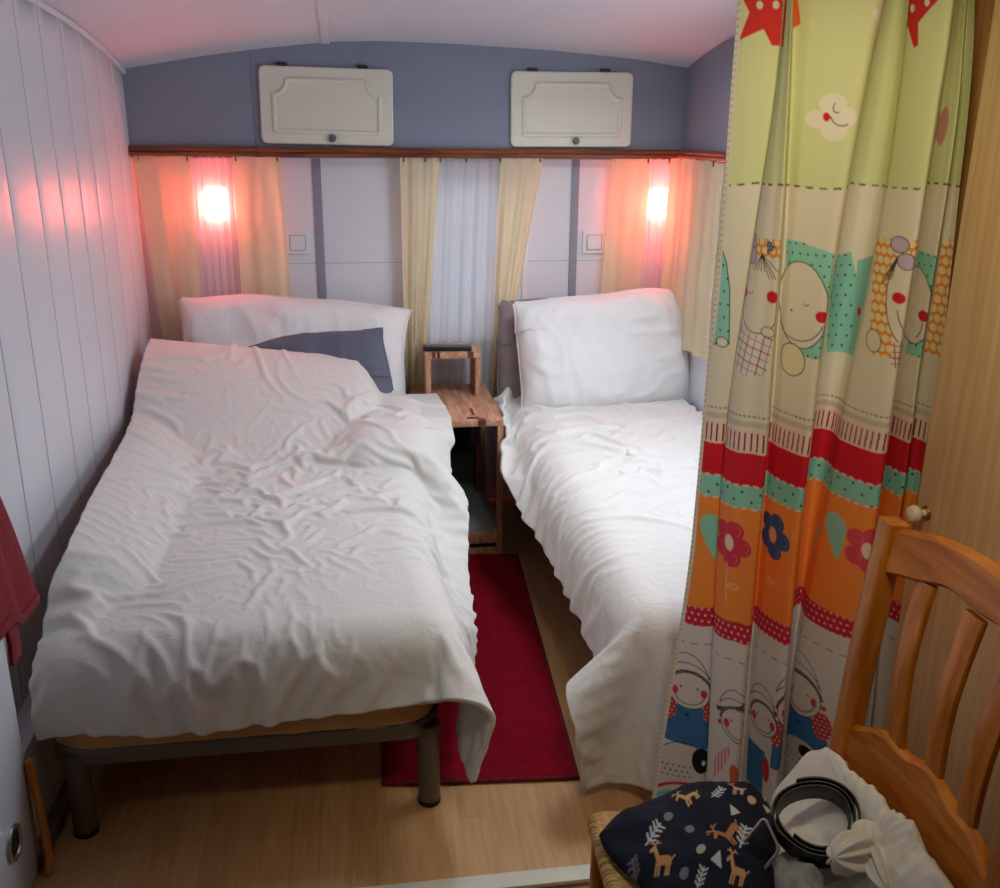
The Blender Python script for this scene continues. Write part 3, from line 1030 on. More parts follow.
#STAGE3
# ------------------------------------------------------------------ pillows
def pillow_mesh(w, h, thick, seed, press=26.0, nu=60, nv=42, slump=0.0):
    P = np.zeros((nu, nv, 3))
    u = np.linspace(-w / 2, w / 2, nu); v = np.linspace(-h / 2, h / 2, nv)
    P[..., 0] = u[:, None]; P[..., 1] = v[None, :]
    e = np.minimum(np.minimum(u[:, None] + w / 2, w / 2 - u[:, None]), np.minimum(v[None, :] + h / 2, h / 2 - v[None, :]))
    P[..., 2] = thick / 2 * np.sqrt(np.clip(e / .12, 0, 1)) * .8 + .004 * vnoise((nu, nv), (9, 7), seed) * (e > 0)
    S = Sheet(P, 1.03, 1.03, w / (nu - 1), h / (nv - 1), seed)
    S.bend(.1)

    def coll(Q):
        Q[..., 2] = np.clip(Q[..., 2], 0, thick / 2 * 1.15)
        for sl in ((0, slice(None)), (-1, slice(None)), (slice(None), 0), (slice(None), -1)):
            Q[sl[0], sl[1], 2] = 0
        return None

    def push(Sh, s):
        n = grid_normals(Sh.P)
        n *= np.sign(n[nu // 2, nv // 2, 2])
        Sh.P += n * (press * (1 / 60.) ** 2 * (.8 + .3 * vnoise((nu, nv), (4, 3), seed + 1))[..., None])
    S.run(45, 9, coll, g=0, damp=.9, extra=push, fric=0)
    T = S.P
    B = T.copy(); B[..., 2] *= -1
    return T, B


def pillow(label, cat, w, h, thick, loc, rot, mat, seed, flange=0.0, bend=0.0):
    t = thing("pillow", label, cat, loc)
    t.rotation_euler = rot
    T, B = pillow_mesh(w, h, thick, seed)
    r = np.random.RandomState(seed)
    wob = .018 * vnoise(T.shape[:2], (4, 3), seed + 5) + .006 * vnoise(T.shape[:2], (14, 10), seed + 6)
    for A in (T, B):
        A[..., 2] += wob + bend * (A[..., 0] / (w / 2)) ** 2
        A[..., 1] += .016 * vnoise(T.shape[:2], (4, 2), seed + 8) - .022 * np.abs(A[..., 0] / (w / 2)) ** 3 * (A[..., 1] > 0)
    uu, vv = np.meshgrid(np.linspace(0, w, T.shape[0]), np.linspace(0, h, T.shape[1]), indexing="ij")
    wx = .05 * vnoise(T.shape[:2], (5, 4), seed + 11)
    rg = (1 - np.abs(lattice((uu + wx) / .16 + vv / .30 + 7, (vv + wx) / .055 - uu / .4 + 7, seed + 12))) ** 3
    rg2 = (1 - np.abs(lattice((uu - wx) / .05 + 17, (vv + wx) / .16 + uu / .2 + 7, seed + 13))) ** 3
    inn = np.minimum(1, 6 * np.minimum(np.minimum(uu, w - uu) / w, np.minimum(vv, h - vv) / h))
    T[..., 2] += (.013 * rg + .009 * rg2 - .008) * inn
    nu, nv = T.shape[:2]
    bm = bmesh.new()
    vt = [[bm.verts.new(T[i, j]) for j in range(nv)] for i in range(nu)]
    vb = [[vt[i][j] if i in (0, nu - 1) or j in (0, nv - 1) else bm.verts.new(B[i, j]) for j in range(nv)] for i in range(nu)]
    for i in range(nu - 1):
        for j in range(nv - 1):
            bm.faces.new((vt[i][j], vt[i + 1][j], vt[i + 1][j + 1], vt[i][j + 1]))
            bm.faces.new((vb[i][j], vb[i][j + 1], vb[i + 1][j + 1], vb[i + 1][j]))
    o = obj("pillowcase", bm, mat, t, angle=180)
    subsurf(o, 1)
    # seam edge running round the case
    ring = [T[i, 0] for i in range(nu)] + [T[-1, j] for j in range(1, nv)] + [T[i, -1] for i in range(nu - 2, -1, -1)] + [T[0, j] for j in range(nv - 2, 0, -1)]
    b = bmesh.new(); sweep(b, [tuple(p) for p in ring[::2]], circ(.0035, 6), closed=True)
    obj("seam", b, mat, t)
    return t


RX = math.radians
pillow("taupe pillow standing behind the white one on the bed by the boarded wall", "pillow", .78, .42, .055, (-.195, 3.902, .66), (RX(80), RX(4), 0), M["pillow_taupe"], 3)
pillow("white pillow propped on the back wall behind the slate pillow", "pillow", .83, .46, .13, (-.235, 3.812, .700), (RX(74), RX(6.5), 0), M["pillow"], 5)
pillow("slate grey pillow peeping out between white pillow and duvet", "pillow", .66, .40, .10, (-.275, 3.70, .615), (RX(66), RX(-5.5), 0), M["pillow_grey"], 8)
pillow("taupe pillow behind the white pillow next to the bedside table", "pillow", .66, .42, .08, (.945, 3.885, .725), (RX(78), RX(3), 0), M["pillow_taupe"], 13)
pillow("large white pillow leaning on the back wall of the bed by the patterned curtain", "pillow", .645, .47, .16, (.996, 3.755, .765), (RX(70), RX(9), 0), M["pillow"], 17)

# ------------------------------------------------------------------ bedside table, little stool, remote
t = thing("bedside_table", "reclaimed pine bedside table with a grey lower shelf between the beds", "table", (.36, 3.655, 0))
X0, X1, Y0, Y1, ZT = -.16, .165, -.275, .275, .552
o = obj("table_top", newbox(X0, X1, Y0, Y1, ZT - .024, ZT, bev=.003), M["pine"], t)
for px, py in ((X0 + .012, Y0 + .02), (X1 - .012, Y0 + .02), (X0 + .012, Y1 - .02), (X1 - .012, Y1 - .02)):
    obj("leg", newbox(px - .011, px + .011, py - .019, py + .019, 0, ZT - .024, bev=.002), M["pine_v"], t)
obj("shelf", newbox(X0 + .012, X1 - .012, Y0 + .02, Y1 - .01, .088, .102, bev=.001), M["shelf_grey"], t)
obj("shelf_rail", newbox(X0 + .023, X1 - .023, Y0 + .006, Y0 + .022, .050, .098, bev=.002), M["pine"], t)
obj("foot_rail", newbox(X0 + .023, X1 - .023, Y0 + .01, Y0 + .024, .0, .03, bev=.002), M["pine"], t)
obj("back_panel", newbox(X0 + .02, X1 - .02, Y1 - .012, Y1 - .002, .10, ZT - .024), M["table_back"], t)
obj("side_batten", newbox(X1 - .05, X1 - .03, .16, .20, .102, ZT - .024, bev=.002), M["pine_dark"], t)
for q in ((.068, .098, Y0 - .0008, Y0 + .03, ZT - .0245, ZT + .0008), (.03, .075, Y0 + .025, Y0 + .05, ZT - .004, ZT + .0008), (.055, .065, Y0 + .07, Y0 + .17, ZT - .004, ZT + .0006)):
    obj("joint_inlay", newbox(*q), M["pine_dark"], t, smooth=False)

t = thing("stool", "tiny pine stool standing on the bedside table", "stool", (.37, 3.815, .552))
obj("stool_top", newbox(-.112, .112, -.095, .095, .158, .182, bev=.003), M["pine"], t)
for s in (-1, 1):
    obj("leg", newbox(s * .1 - .011, s * .1 + .011, -.09, .09, 0, .158, bev=.002), M["pine_v"], t)
for x0, x1 in ((-.084, -.07), (-.064, -.052), (.058, .082)):
    obj("joint_inlay", newbox(x0, x1, -.0962, -.07, .160, .1828), M["pine_dark"], t, smooth=False)
for z0, z1 in ((.02, .035), (.05, .07), (.085, .105), (.12, .14)):
    obj("joint_inlay", newbox(.0885, .0895, -.09, -.02, z0, z1), M["pine_dark"], t, smooth=False)

t = thing("remote_control", "black remote control lying on the tiny pine stool", "remote control", (.352, 3.775, .7345))
t.rotation_euler = (0, 0, RX(-3))
b = bmesh.new(); prism(b, rrect(.196, .052, .010), lambda p: (p[0], p[1], 0), lambda p: (p[0], p[1], .018))
mod_bevel(obj("body", b, M["remote"], t), .004, 3)
for k in range(7):
    b = newbox(-.088 + k * .011, -.081 + k * .011, -.018, .018, .017, .0205, bev=.001)
    obj("key", b, M["remote_key"], t)
obj("display", newbox(.005, .085, -.015, .015, .0172, .0190, bev=.0006), M["remote_key"], t)


# ------------------------------------------------------------------ children's curtain
CZ = np.array([1.95, 1.7, 1.45, 1.2, 1.0, .8, .6, .4, .2, .05])
CB = {
    "hemL": [.67, .671, .672, .67, .664, .657, .648, .634, .62, .609],
    "B12": [.745, .752, .746, .718, .716, .72, .727, .731, .735, .737],
    "B23": [.755, .774, .792, .798, .802, .806, .811, .812, .814, .815],
    "B3R": [.952, .93, .908, .899, .897, .898, .902, .907, .912, .917],
    "B5L": [.975, .98, .985, .969, .951, .935, .92, .923, .927, .931],
    "B5R": [1.065, 1.07, 1.077, 1.065, 1.063, 1.067, 1.073, 1.081, 1.089, 1.095],
    "B6R": [1.076, 1.095, 1.114, 1.117, 1.112, 1.109, 1.113, 1.121, 1.129, 1.135],
    "hemR": [1.09, 1.115, 1.143, 1.151, 1.149, 1.148, 1.155, 1.166, 1.178, 1.188]}
nrow = 2161
zr = np.linspace(1.985, .035, nrow)
def cb(k):
    c = np.polyfit(CZ, CB[k], 4)
    return np.polyval(c, zr)
L_ = {k: cb(k) for k in CB}
def mixb(a, b, f):
    return L_[a] * (1 - f) + L_[b] * f
# control rows: (x(z), depth y); folds bulge towards the room
ctl = [
    (L_["hemL"], 1.738), (mixb("hemL", "B12", .18), 1.730), (mixb("hemL", "B12", .55), 1.717), (mixb("hemL", "B12", .95), 1.708),
    (mixb("hemL", "B12", 1.05), 1.722), (mixb("hemL", "B12", 1.0), 1.695), (mixb("B12", "B23", .25), 1.668), (mixb("B12", "B23", .6), 1.650),
    (mixb("B12", "B23", .95), 1.634), (mixb("B12", "B23", 1.0), 1.662), (mixb("B23", "B3R", .0), 1.715),
    (mixb("B23", "B3R", .22), 1.690), (mixb("B23", "B3R", .6), 1.658), (mixb("B23", "B3R", .96), 1.638), (mixb("B23", "B3R", 1.0), 1.680),
    (mixb("B23", "B3R", .97), 1.742), (mixb("B3R", "B5L", .35), 1.764), (mixb("B3R", "B5L", .75), 1.755), (mixb("B3R", "B5L", 1.0), 1.732),
    (mixb("B5L", "B5R", .10), 1.705), (mixb("B5L", "B5R", .5), 1.664), (mixb("B5L", "B5R", .95), 1.636), (mixb("B5L", "B5R", 1.01), 1.668),
    (mixb("B5R", "B6R", .05), 1.704), (mixb("B5R", "B6R", .5), 1.684), (mixb("B5R", "B6R", .97), 1.668), (mixb("B5R", "B6R", 1.03), 1.700),
    (mixb("B6R", "hemR", .5), 1.692), (L_["hemR"], 1.676)]
nc = len(ctl)
CX = np.stack([c[0] for c in ctl], 0)             # (nc, nrow)
CY = np.array([c[1] for c in ctl])
gath = np.interp(zr, [0, .5, 1.2, 1.6, 1.985], [1.2, 1.3, 1.3, 1.1, .85])
CYR = 1.70 + (CY[:, None] - 1.70) * gath[None, :]
per = 50
S_ = []
XY = []
tpar = np.linspace(0, nc - 1, (nc - 1) * per + 1)
Cp = np.stack([CX * CYR / 1.725, CYR], -1)
Pp = np.concatenate([2 * Cp[:1] - Cp[1:2], Cp, 2 * Cp[-1:] - Cp[-2:-1]], 0)
i = np.minimum(tpar.astype(int), nc - 2); f = (tpar - i)[:, None, None]
a, b_, c, d = Pp[i], Pp[i + 1], Pp[i + 2], Pp[i + 3]
XYc = .5 * (2 * b_ + (c - a) * f + (2 * a - 5 * b_ + 4 * c - d) * f ** 2 + (3 * b_ - a - 3 * c + d) * f ** 3)
ncol = len(tpar)
P = np.zeros((ncol, nrow, 3))
P[..., :2] = XYc
P[..., 2] = zr[None, :]
PF = None
wr = vnoise((ncol, nrow), (14, 7), 31); wr2 = vnoise((ncol, nrow), (30, 16), 32)
P[..., 1] += .006 * wr + .0022 * wr2
P[..., 0] += .003 * vnoise((ncol, nrow), (9, 6), 33)

# printed pattern, laid out in the cloth's own layout units
X, Z, T_ = P[..., 0], P[..., 2], np.repeat(tpar[:, None], nrow, 1)
SL = np.cumsum(np.r_[np.zeros((1, nrow)), np.linalg.norm(np.diff(P[..., :2], axis=0), axis=-1)], 0)   # length along the cloth
U, V = np.zeros(X.shape), np.zeros(X.shape)
for a, b, mid in ((0, 4.0, 2.2), (4.0, 9.4, 6.9), (9.4, 14.6, 12), (14.6, 18.2, 16.5), (18.2, 22.6, 20), (22.6, 26.2, 24), (26.2, 99, 27)):
    # each pleat carries its own stretch of the repeat, measured along the cloth from the pleat's crown
    m = (tpar >= a) & (tpar < b)
    j = int(mid * per)
    xm = X[j] * 1.66 / P[j, :, 1]; zm = CAMZ + (Z[j] - CAMZ) * 1.66 / P[j, :, 1]
    w_ = .0693 * xm - .1516 * zm + 1
    um = (496.0342 * xm - 71.8235 * zm + 380.152) / w_
    vm = (13.2601 * xm - 510.6533 * zm + 903.2901) / w_
    k_ = 1.66 / P[j, :, 1] * (496.0342 - .0693 * um) / w_
    U[m] = um[None, :] + .93 * k_[None, :] * (SL[m] - SL[j][None, :])
    V[m] = vm[None, :]
c8 = lambda r, g, b: np.array(srgb(r, g, b))
LIME, CREAM, PINK, RED = c8(216, 217, 158), c8(228, 217, 190), c8(240, 208, 186), c8(212, 36, 50)
TEAL, ORANGE, POLKA, WHITE = c8(146, 206, 182), c8(246, 146, 64), c8(208, 44, 70), c8(224, 215, 206)
INK, LILAC, NAVY, HONEY, BLUE = c8(58, 52, 52), c8(198, 180, 196), c8(62, 78, 112), c8(232, 146, 52), c8(66, 116, 164)
C = np.zeros((ncol, nrow, 3)); C[:] = WHITE
def put(mask, col, k=1.0):
    C[mask] = C[mask] * (1 - k) + col * k
FOLD = {"f1": (0, 4.0), "f2": (4.0, 9.4), "f12": (4.0, 9.4), "f56": (18.2, 22.6), "f3": (9.4, 14.6), "rec": (14.6, 18.2), "f5": (18.2, 22.6), "f6": (22.6, 26.2), "f7": (26.2, 99), "all": (-1, 99)}
def inf(f):
    a, b = FOLD[f]
    return (T_ >= a) & (T_ < b)
VMIN, VMAX = V.min(0), V.max(0)
def window(u0, u1, v0, v1, f):
    """rows and columns of the cloth that a motif can touch"""
    r = np.nonzero((VMIN < v1) & (VMAX > v0))[0]
    a, b = FOLD[f]
    c_ = np.nonzero((tpar >= a) & (tpar < b))[0] if f != "all" else np.arange(U.shape[0])
    if len(r) == 0 or len(c_) == 0:
        return (slice(0, 0), slice(0, 0))
    return (slice(c_[0], c_[-1] + 1), slice(r[0], r[-1] + 1))
def E(cx, cy, rx, ry, f="all", rot=0):
    m = np.zeros(U.shape, bool)
    rr_ = max(rx, ry)
    sl = window(cx - rr_, cx + rr_, cy - rr_, cy + rr_, f)
    co, si = math.cos(rot), math.sin(rot)
    dx, dy = U[sl] - cx, V[sl] - cy
    m[sl] = ((dx * co + dy * si) / rx) ** 2 + ((-dx * si + dy * co) / ry) ** 2 < 1
    return m
def poly(pts, f="all"):
    m = np.zeros(U.shape, bool)
    us = [p[0] for p in pts]; vs_ = [p[1] for p in pts]
    sl = window(min(us), max(us), min(vs_), max(vs_), f)
    u, v = U[sl], V[sl]; mm = np.zeros(u.shape, bool)
    for (x1, y1), (x2, y2) in zip(pts, pts[1:] + pts[:1]):
        if y1 == y2:
            continue
        mm ^= ((y1 > v) != (y2 > v)) & (u < (x2 - x1) * (v - y1) / (y2 - y1) + x1)
    m[sl] = mm
    return m
def stroke(pts, wd, f="all"):
    m = np.zeros(U.shape, bool)
    for (x1, y1), (x2, y2) in zip(pts[:-1], pts[1:]):
        sl = window(min(x1, x2) - wd, max(x1, x2) + wd, min(y1, y2) - wd, max(y1, y2) + wd, f)
        u, v = U[sl], V[sl]
        L2 = (x2 - x1) ** 2 + (y2 - y1) ** 2 + 1e-9
        t = np.clip(((u - x1) * (x2 - x1) + (v - y1) * (y2 - y1)) / L2, 0, 1)
        m[sl] |= (u - x1 - t * (x2 - x1)) ** 2 + (v - y1 - t * (y2 - y1)) ** 2 < (wd / 2) ** 2
    return m
def arcp(cx, cy, rx, ry, a0, a1, n=16):
    return [(cx + rx * math.cos(math.radians(a0 + (a1 - a0) * k / n)), cy + ry * math.sin(math.radians(a0 + (a1 - a0) * k / n))) for k in range(n + 1)]
def dots(px, py, r, off=(0, 0), stagger=True):
    row = np.floor((V - off[1]) / py)
    uu = (U - off[0] + np.where(stagger & (row % 2 == 1), px / 2, 0)) % px - px / 2
    vv = (V - off[1]) % py - py / 2
    return uu ** 2 + vv ** 2 < r * r
# colour bands (constant height on the cloth)
zb = Z + .004 * np.sin(X * 40)
put(zb > .632, ORANGE); put(zb > .883, TEAL); put(zb > .928, RED); put(zb > .994, PINK); put(zb > 1.04, CREAM); put(zb > 1.487, LIME)
put((zb > .588) & (zb < .632), POLKA)
put((zb > .588) & (zb < .632) & dots(6, 6, 1.1), PINK)
put((zb > .883) & (zb < .928) & dots(17, 9, 1.3, (3, 2)), c8(40, 70, 66))
arc_u = np.cumsum(np.r_[np.zeros((1, nrow)), np.linalg.norm(np.diff(P[..., :2], axis=0), axis=-1)], 0)
put((zb > .998) & (zb < 1.034) & ((arc_u % .0125) < .0036), c8(128, 40, 46))
dsh = (arc_u % .02) < .012
put((np.abs(zb - .9285) < .002) & dsh, PINK); put((np.abs(zb - .8815) < .002) & dsh, PINK)
put((np.abs(zb - 1.066) < .0016) & ((arc_u % .010) < .006), c8(150, 130, 112))
put((zb > 1.045) & (zb < 1.056), c8(206, 194, 170))
put((np.abs(zb - 1.487) < .0017) & ((arc_u % .026) < .014), c8(92, 90, 62))
put((np.abs(zb - .545) < .0014) & ((arc_u % .03) < .016), c8(150, 140, 135))
# stars, clouds
put(poly([(742, -30), (752, 12), (742, 40), (764, 29), (771, 46), (778, 46), (780, 19), (783, -30)], "f2") | poly([(735, -30), (752, 12), (742, 40), (764, 29), (771, 46), (778, 46), (780, 19), (783, -30)], "f1"), c8(216, 56, 46))
for cx in (762, 776):
    put(E(cx - 1, 5, 2.8, 4.2, "f1"), CREAM)
put(poly([(794, -20), (797, 27), (806, 22), (803, -20)], "f3"), c8(226, 100, 40))
put(poly([(899, -20), (899, 26), (905, 24), (913, 47), (918, 45), (918, 22), (942, -4), (942, -20)], "f56"), c8(212, 52, 48))
put(E(911, 6, 2.8, 4.2, "f56"), CREAM); put(E(927, 2, 2.5, 4, "f56"), CREAM)
for (cx, cy, k) in ((829, 117, 1.0), (880, 14, .62)):
    m = E(cx + 4 * k, cy - 13 * k, 12 * k, 11 * k, "f3") | E(cx - 11 * k, cy + 2 * k, 10 * k, 9 * k, "f3") | E(cx + 4 * k, cy + 13 * k, 12 * k, 11 * k, "f3") | E(cx + 14 * k, cy, 10 * k, 10 * k, "f3") | E(cx + 3 * k, cy, 10 * k, 12 * k, "f3")
    put(m, c8(236, 226, 200))
put(E(827, 117, 3.2, 4.6, "f3"), RED)
put(stroke(arcp(840, 112, 10, 14, 160, 60), 1.1, "f3"), INK); put(stroke(arcp(836, 108, 3, 5, 60, 250), 1.0, "f3"), INK)
put(E(941, 126, 7, 20, "f6", .2), c8(206, 150, 130)); put(E(962, 6, 2.5, 3.5, "f7"), c8(170, 40, 40))
# bolster shapes, faces
def outline(pts, f, wd=1.0, col=INK):
    put(stroke(pts + [pts[0]], wd, f), col)
bol = [(722, 249), (727, 262), (730, 290), (729, 344), (712, 347), (716, 300), (718, 262)]
put(poly(bol, "f1"), TEAL); put(poly(bol, "f1") & dots(8, 13, 1.1), c8(34, 62, 58)); outline(bol, "f1", .9)
put(E(722, 343, 6, 5, "f1"), CREAM); outline(arcp(722, 343, 6, 5, 0, 360), "f1", .9)
# bunny-eared child
sc = poly([(749, 240), (783, 239), (783, 258), (752, 256)], "f12")
put(sc, HONEY); put(sc & dots(8.5, 8.5, 3.3), c8(240, 214, 160))
put(poly([(767, 239), (777, 247), (767, 255)], "f12"), NAVY); put(poly([(767, 239), (777, 247), (767, 255)], "f12") & dots(3.2, 3.2, .7), CREAM)
for (cx, cy, rx, ry, ro) in ((747, 245, 5, 9, .3), (746, 258, 8, 9, -.4)):
    put(E(cx, cy, rx, ry, "f12", ro), LILAC); outline(arcp(cx, cy, rx, ry, 0, 360), "f12", .9)
for k in range(9):
    put(stroke([(762, 255), (749 + 4 * k, 272 + (6 if 4 < k < 8 else 0))], .8, "f12"), INK)
put(stroke([(737, 268), (735, 300), (735, 312)] + arcp(756, 312, 21, 22, 180, 0) + [(778, 300)], 1.0, "f12"), INK)
put(stroke(arcp(756, 318, 26, 25, 170, 10), .9, "f12"), INK)
put(E(737, 296, 4, 5.5, "f12"), RED); put(E(773, 296, 6.3, 6, "f12"), RED)
put(stroke(arcp(748, 294, 2.6, 2.2, 0, 180), .8, "f12"), INK)
ap = [(730, 335), (774, 336), (766, 374), (742, 378), (728, 372)]
m = poly(ap, "f12")
put(m, c8(232, 222, 204))
Ur, Vr = U + .25 * V, V - .25 * U
put(m & ((Ur % 8 < 1.0) | (Vr % 8 < 1.0)), c8(150, 150, 140)); put(m & ((Ur % 16 < 1.2) | (Vr % 16 < 1.2)), c8(190, 60, 66))
put(E(768, 331, 7, 5, "f12"), CREAM); outline(arcp(768, 331, 7, 5, 0, 360), "f12", .8)
# hooded child
hood = [(783, 242), (800, 243), (833, 252), (830, 346), (822, 357), (804, 356), (783, 342)]
m = poly(hood, "f3")
put(m, TEAL); put(m & dots(8, 10, 1.1), c8(34, 62, 58))
put(E(800, 306, 28, 43, "f3"), CREAM); put(stroke(arcp(800, 306, 28, 43, 0, 360, 40), 1.0, "f3"), INK)
put(stroke(arcp(797, 318, 26, 24, 160, 15), 1.0, "f3"), INK)
put(E(822, 315, 6.3, 5.8, "f3"), RED); put(stroke(arcp(806, 304, 2.6, 2, 0, 180), .8, "f3"), INK); put(E(790, 313, 1.2, 1.2, "f3"), INK)
put(E(790, 362, 15, 16, "f3"), c8(232, 218, 176)); put(stroke(arcp(790, 362, 15, 16, 0, 360, 30), 1.0, "f3"), INK)
# bolster in the recess
bol = [(826, 256), (852, 252), (856, 280), (853, 352), (826, 352)]
m = poly(bol, "rec")
put(m, TEAL * .95); put(m & dots(9, 10, 1.1), c8(34, 62, 58))
m = poly([(857, 260), (885, 250), (885, 352), (850, 352)], "rec") ; put(m, c8(140, 190, 170))
put(E(861, 309, 3, 4.5, "rec"), RED)
# child with a bow and a scaly hood, half of a hooded one beside it
sc = poly([(866, 240), (922, 238), (926, 354), (868, 356)], "f5")
put(sc, HONEY); put(sc & dots(8.6, 9.5, 3.9), c8(240, 216, 164))
put(E(910, 300, 24, 45, "f5"), CREAM); put(stroke(arcp(910, 300, 24, 45, 0, 360, 40), 1.0, "f5"), INK)
for k in range(6):
    put(stroke([(898, 256), (880 + 2.4 * k, 284 - k)], .8, "f5"), INK)
for (cx, cy, rx, ry, ro) in ((900, 244, 10, 8, -.5), (907, 260, 9, 8, .4)):
    put(E(cx, cy, rx, ry, "f5", ro), LILAC); outline(arcp(cx, cy, rx, ry, 0, 360), "f5", .9)
put(E(899, 296, 6.5, 5.5, "f5"), RED)
put(stroke(arcp(914, 308, 16, 26, 180, 90), 1.0, "f5"), INK)
put(E(872, 342, 9, 11, "f5"), CREAM); put(stroke(arcp(872, 342, 9, 11, 0, 360, 24), .9, "f5"), INK)
m = poly([(893, 340), (908, 336), (908, 366), (890, 364)], "f5"); put(m, CREAM); put(m & ((U % 6 < 1) | (V % 6 < 1)), c8(170, 80, 80))
m = poly([(915, 252), (946, 256), (940, 356), (903, 355)], "f6")
put(m, TEAL); put(m & dots(8, 10, 1.1), c8(34, 62, 58))
put(E(912, 306, 22, 38, "f6"), CREAM); put(stroke(arcp(912, 306, 22, 38, 0, 360, 40), 1.0, "f6"), INK)
put(E(924, 315, 6, 5.5, "f6"), RED); put(stroke(arcp(908, 318, 16, 22, 60, 10), 1.0, "f6"), INK)
sc = poly([(936, 246), (950, 238), (956, 250), (952, 354), (920, 354), (930, 300)], "f7")
put(sc, HONEY); put(sc & dots(8.6, 9.5, 3.9), c8(240, 216, 164))
# flowers and leaves on the orange band
def leaf(cx, cy, f):
    m = E(cx, cy - 9, 12, 13, f) | poly([(cx - 12, cy - 8), (cx + 12, cy - 8), (cx + 9, cy + 8), (cx + 3, cy + 23), (cx - 6, cy + 8)], f)
    put(m, TEAL)
leaf(712, 536, "f1"); leaf(834, 540, "f5"); leaf(833, 540, "rec")
def flower(cx, cy, col, core, f):
    for k in range(5):
        an = math.radians(-72 + 72 * k + 8)
        put(E(cx + 12.5 * math.cos(an), cy + 14.5 * math.sin(an), 9.5, 9, f), col)
        put(stroke(arcp(cx + 13 * math.cos(an), cy + 15 * math.sin(an), 6, 5.5, -60, 60, 8), .8, f), np.minimum(1, col * 1.6 + .05))
    put(E(cx, cy, 5, 8, f), core)
flower(729, 546, c8(216, 62, 84), c8(240, 222, 190), "f2"); flower(769, 541, c8(70, 92, 138), c8(236, 170, 120), "f3"); flower(865, 545, c8(220, 80, 96), c8(240, 222, 190), "f5")
put(stroke(arcp(733, 588, 5, 2.4, 0, 360), .9, "f2"), PINK); put(stroke(arcp(768, 586, 5, 2.4, 0, 360), .9, "f3"), PINK)
put(stroke([(727, 566), (726, 604)], .8, "f2"), PINK)
# children at the lower end
def kid(cx, cy, r, f, dress=True):
    put(stroke(arcp(cx - 2, cy - 6, r * 1.05, r * 1.6, 200, 345, 20), .8, f), INK)
    put(stroke(arcp(cx - 2, cy - 4, r * 1.2, r * 1.2, 215, 340, 20), .8, f), INK)
    if dress:
        put(poly([(cx - r * 1.2, cy + r * .8), (cx + r * 1.2, cy + r * .8), (cx + r * 1.35, cy + r * 3.0), (cx - r * 1.4, cy + r * 2.7)], f), BLUE)
        put(E(cx - 2, cy + r * 1.25, 1.6, 1.4, f), INK)
        for sgn in (-1, 1):
            m = E(cx + sgn * r * 1.05, cy + r * 1.0, r * .42, r * .62, f)
            put(m, c8(204, 60, 70)); put(m & dots(4, 4, .8), CREAM)
    put(E(cx, cy, r, r * .92, f), c8(226, 214, 204)); put(stroke(arcp(cx, cy, r, r * .92, 0, 360, 30), .9, f), INK)
    hb = stroke(arcp(cx, cy + 2, r * 1.08, r * 1.1, 195, 345, 24), 3.0, f)
    put(hb, c8(70, 60, 58)); put(hb & dots(2.6, 2.6, .7), c8(190, 180, 170))
    for sgn in (-1, 1):
        put(E(cx + sgn * r * .68, cy + 1, 3.0, 4.0, f), c8(212, 66, 72)); put(E(cx + sgn * r * .4, cy - 3, .9, 1.3, f), INK)
        put(E(cx + sgn * r * 1.12, cy + 3, 2.2, 2.4, f), c8(190, 80, 80))
    put(stroke(arcp(cx, cy + 1, r * .74, r * .66, 165, 15, 14), .9, f), INK)
kid(690, 692, 19, "f1"); kid(800, 706, 21, "f5"); kid(800, 706, 21, "f3")
put(stroke([(717, 713), (730, 709), (744, 702)], 4.5, "f2"), c8(90, 80, 78))
kid(738, 722, 17, "f2", False)
put(poly([(711, 786), (715, 760), (729, 744), (731, 750), (722, 770)], "f2"), c8(232, 190, 196)); put(poly([(711, 786), (715, 760), (729, 744), (731, 750), (722, 770)], "f2") & (U % 3.5 < 1.2), c8(206, 120, 140))
put(E(735, 770, 5, 11, "f2"), c8(214, 110, 70))
kid(762, 722, 16, "f3", False); put(poly([(744, 748), (765, 752), (762, 792), (743, 790)], "f3"), BLUE); put(E(766, 768, 4, 12, "f3"), c8(204, 60, 70))
# round grey animal with a large eye
put(E(684, 790, 34, 46, "f1") & (V > 747), c8(214, 206, 200)); put(stroke(arcp(684, 790, 34, 46, 180, 360, 24), .9, "f1"), INK)
put(E(700, 760, 8.5, 13, "f1"), c8(30, 28, 30)); put(E(702, 762, 1.8, 2.6, "f1"), WHITE)
put((V > 764) & (V < 778) & (U < 692) & dots(5, 5, .9) & inf("f1"), INK)
put(stroke(arcp(684, 822, 40, 38, 205, 330, 20), 3, "f1"), c8(206, 60, 66)); put(stroke(arcp(684, 830, 40, 38, 205, 330, 20), 4, "f1"), c8(130, 190, 184))
put(E(800, 784, 30, 36, "f5") & (V > 748), c8(206, 198, 192)); put((V > 760) & (V < 776) & dots(5, 5, .9) & inf("f5"), INK); put(E(806, 758, 7, 6, "f5"), c8(30, 28, 30))
# stitched hem on the two side edges
edge = (arc_u < .010)
put(edge, c8(226, 216, 188)); put(edge & ((Z % .012) < .004) & (arc_u < .006), c8(196, 186, 158))

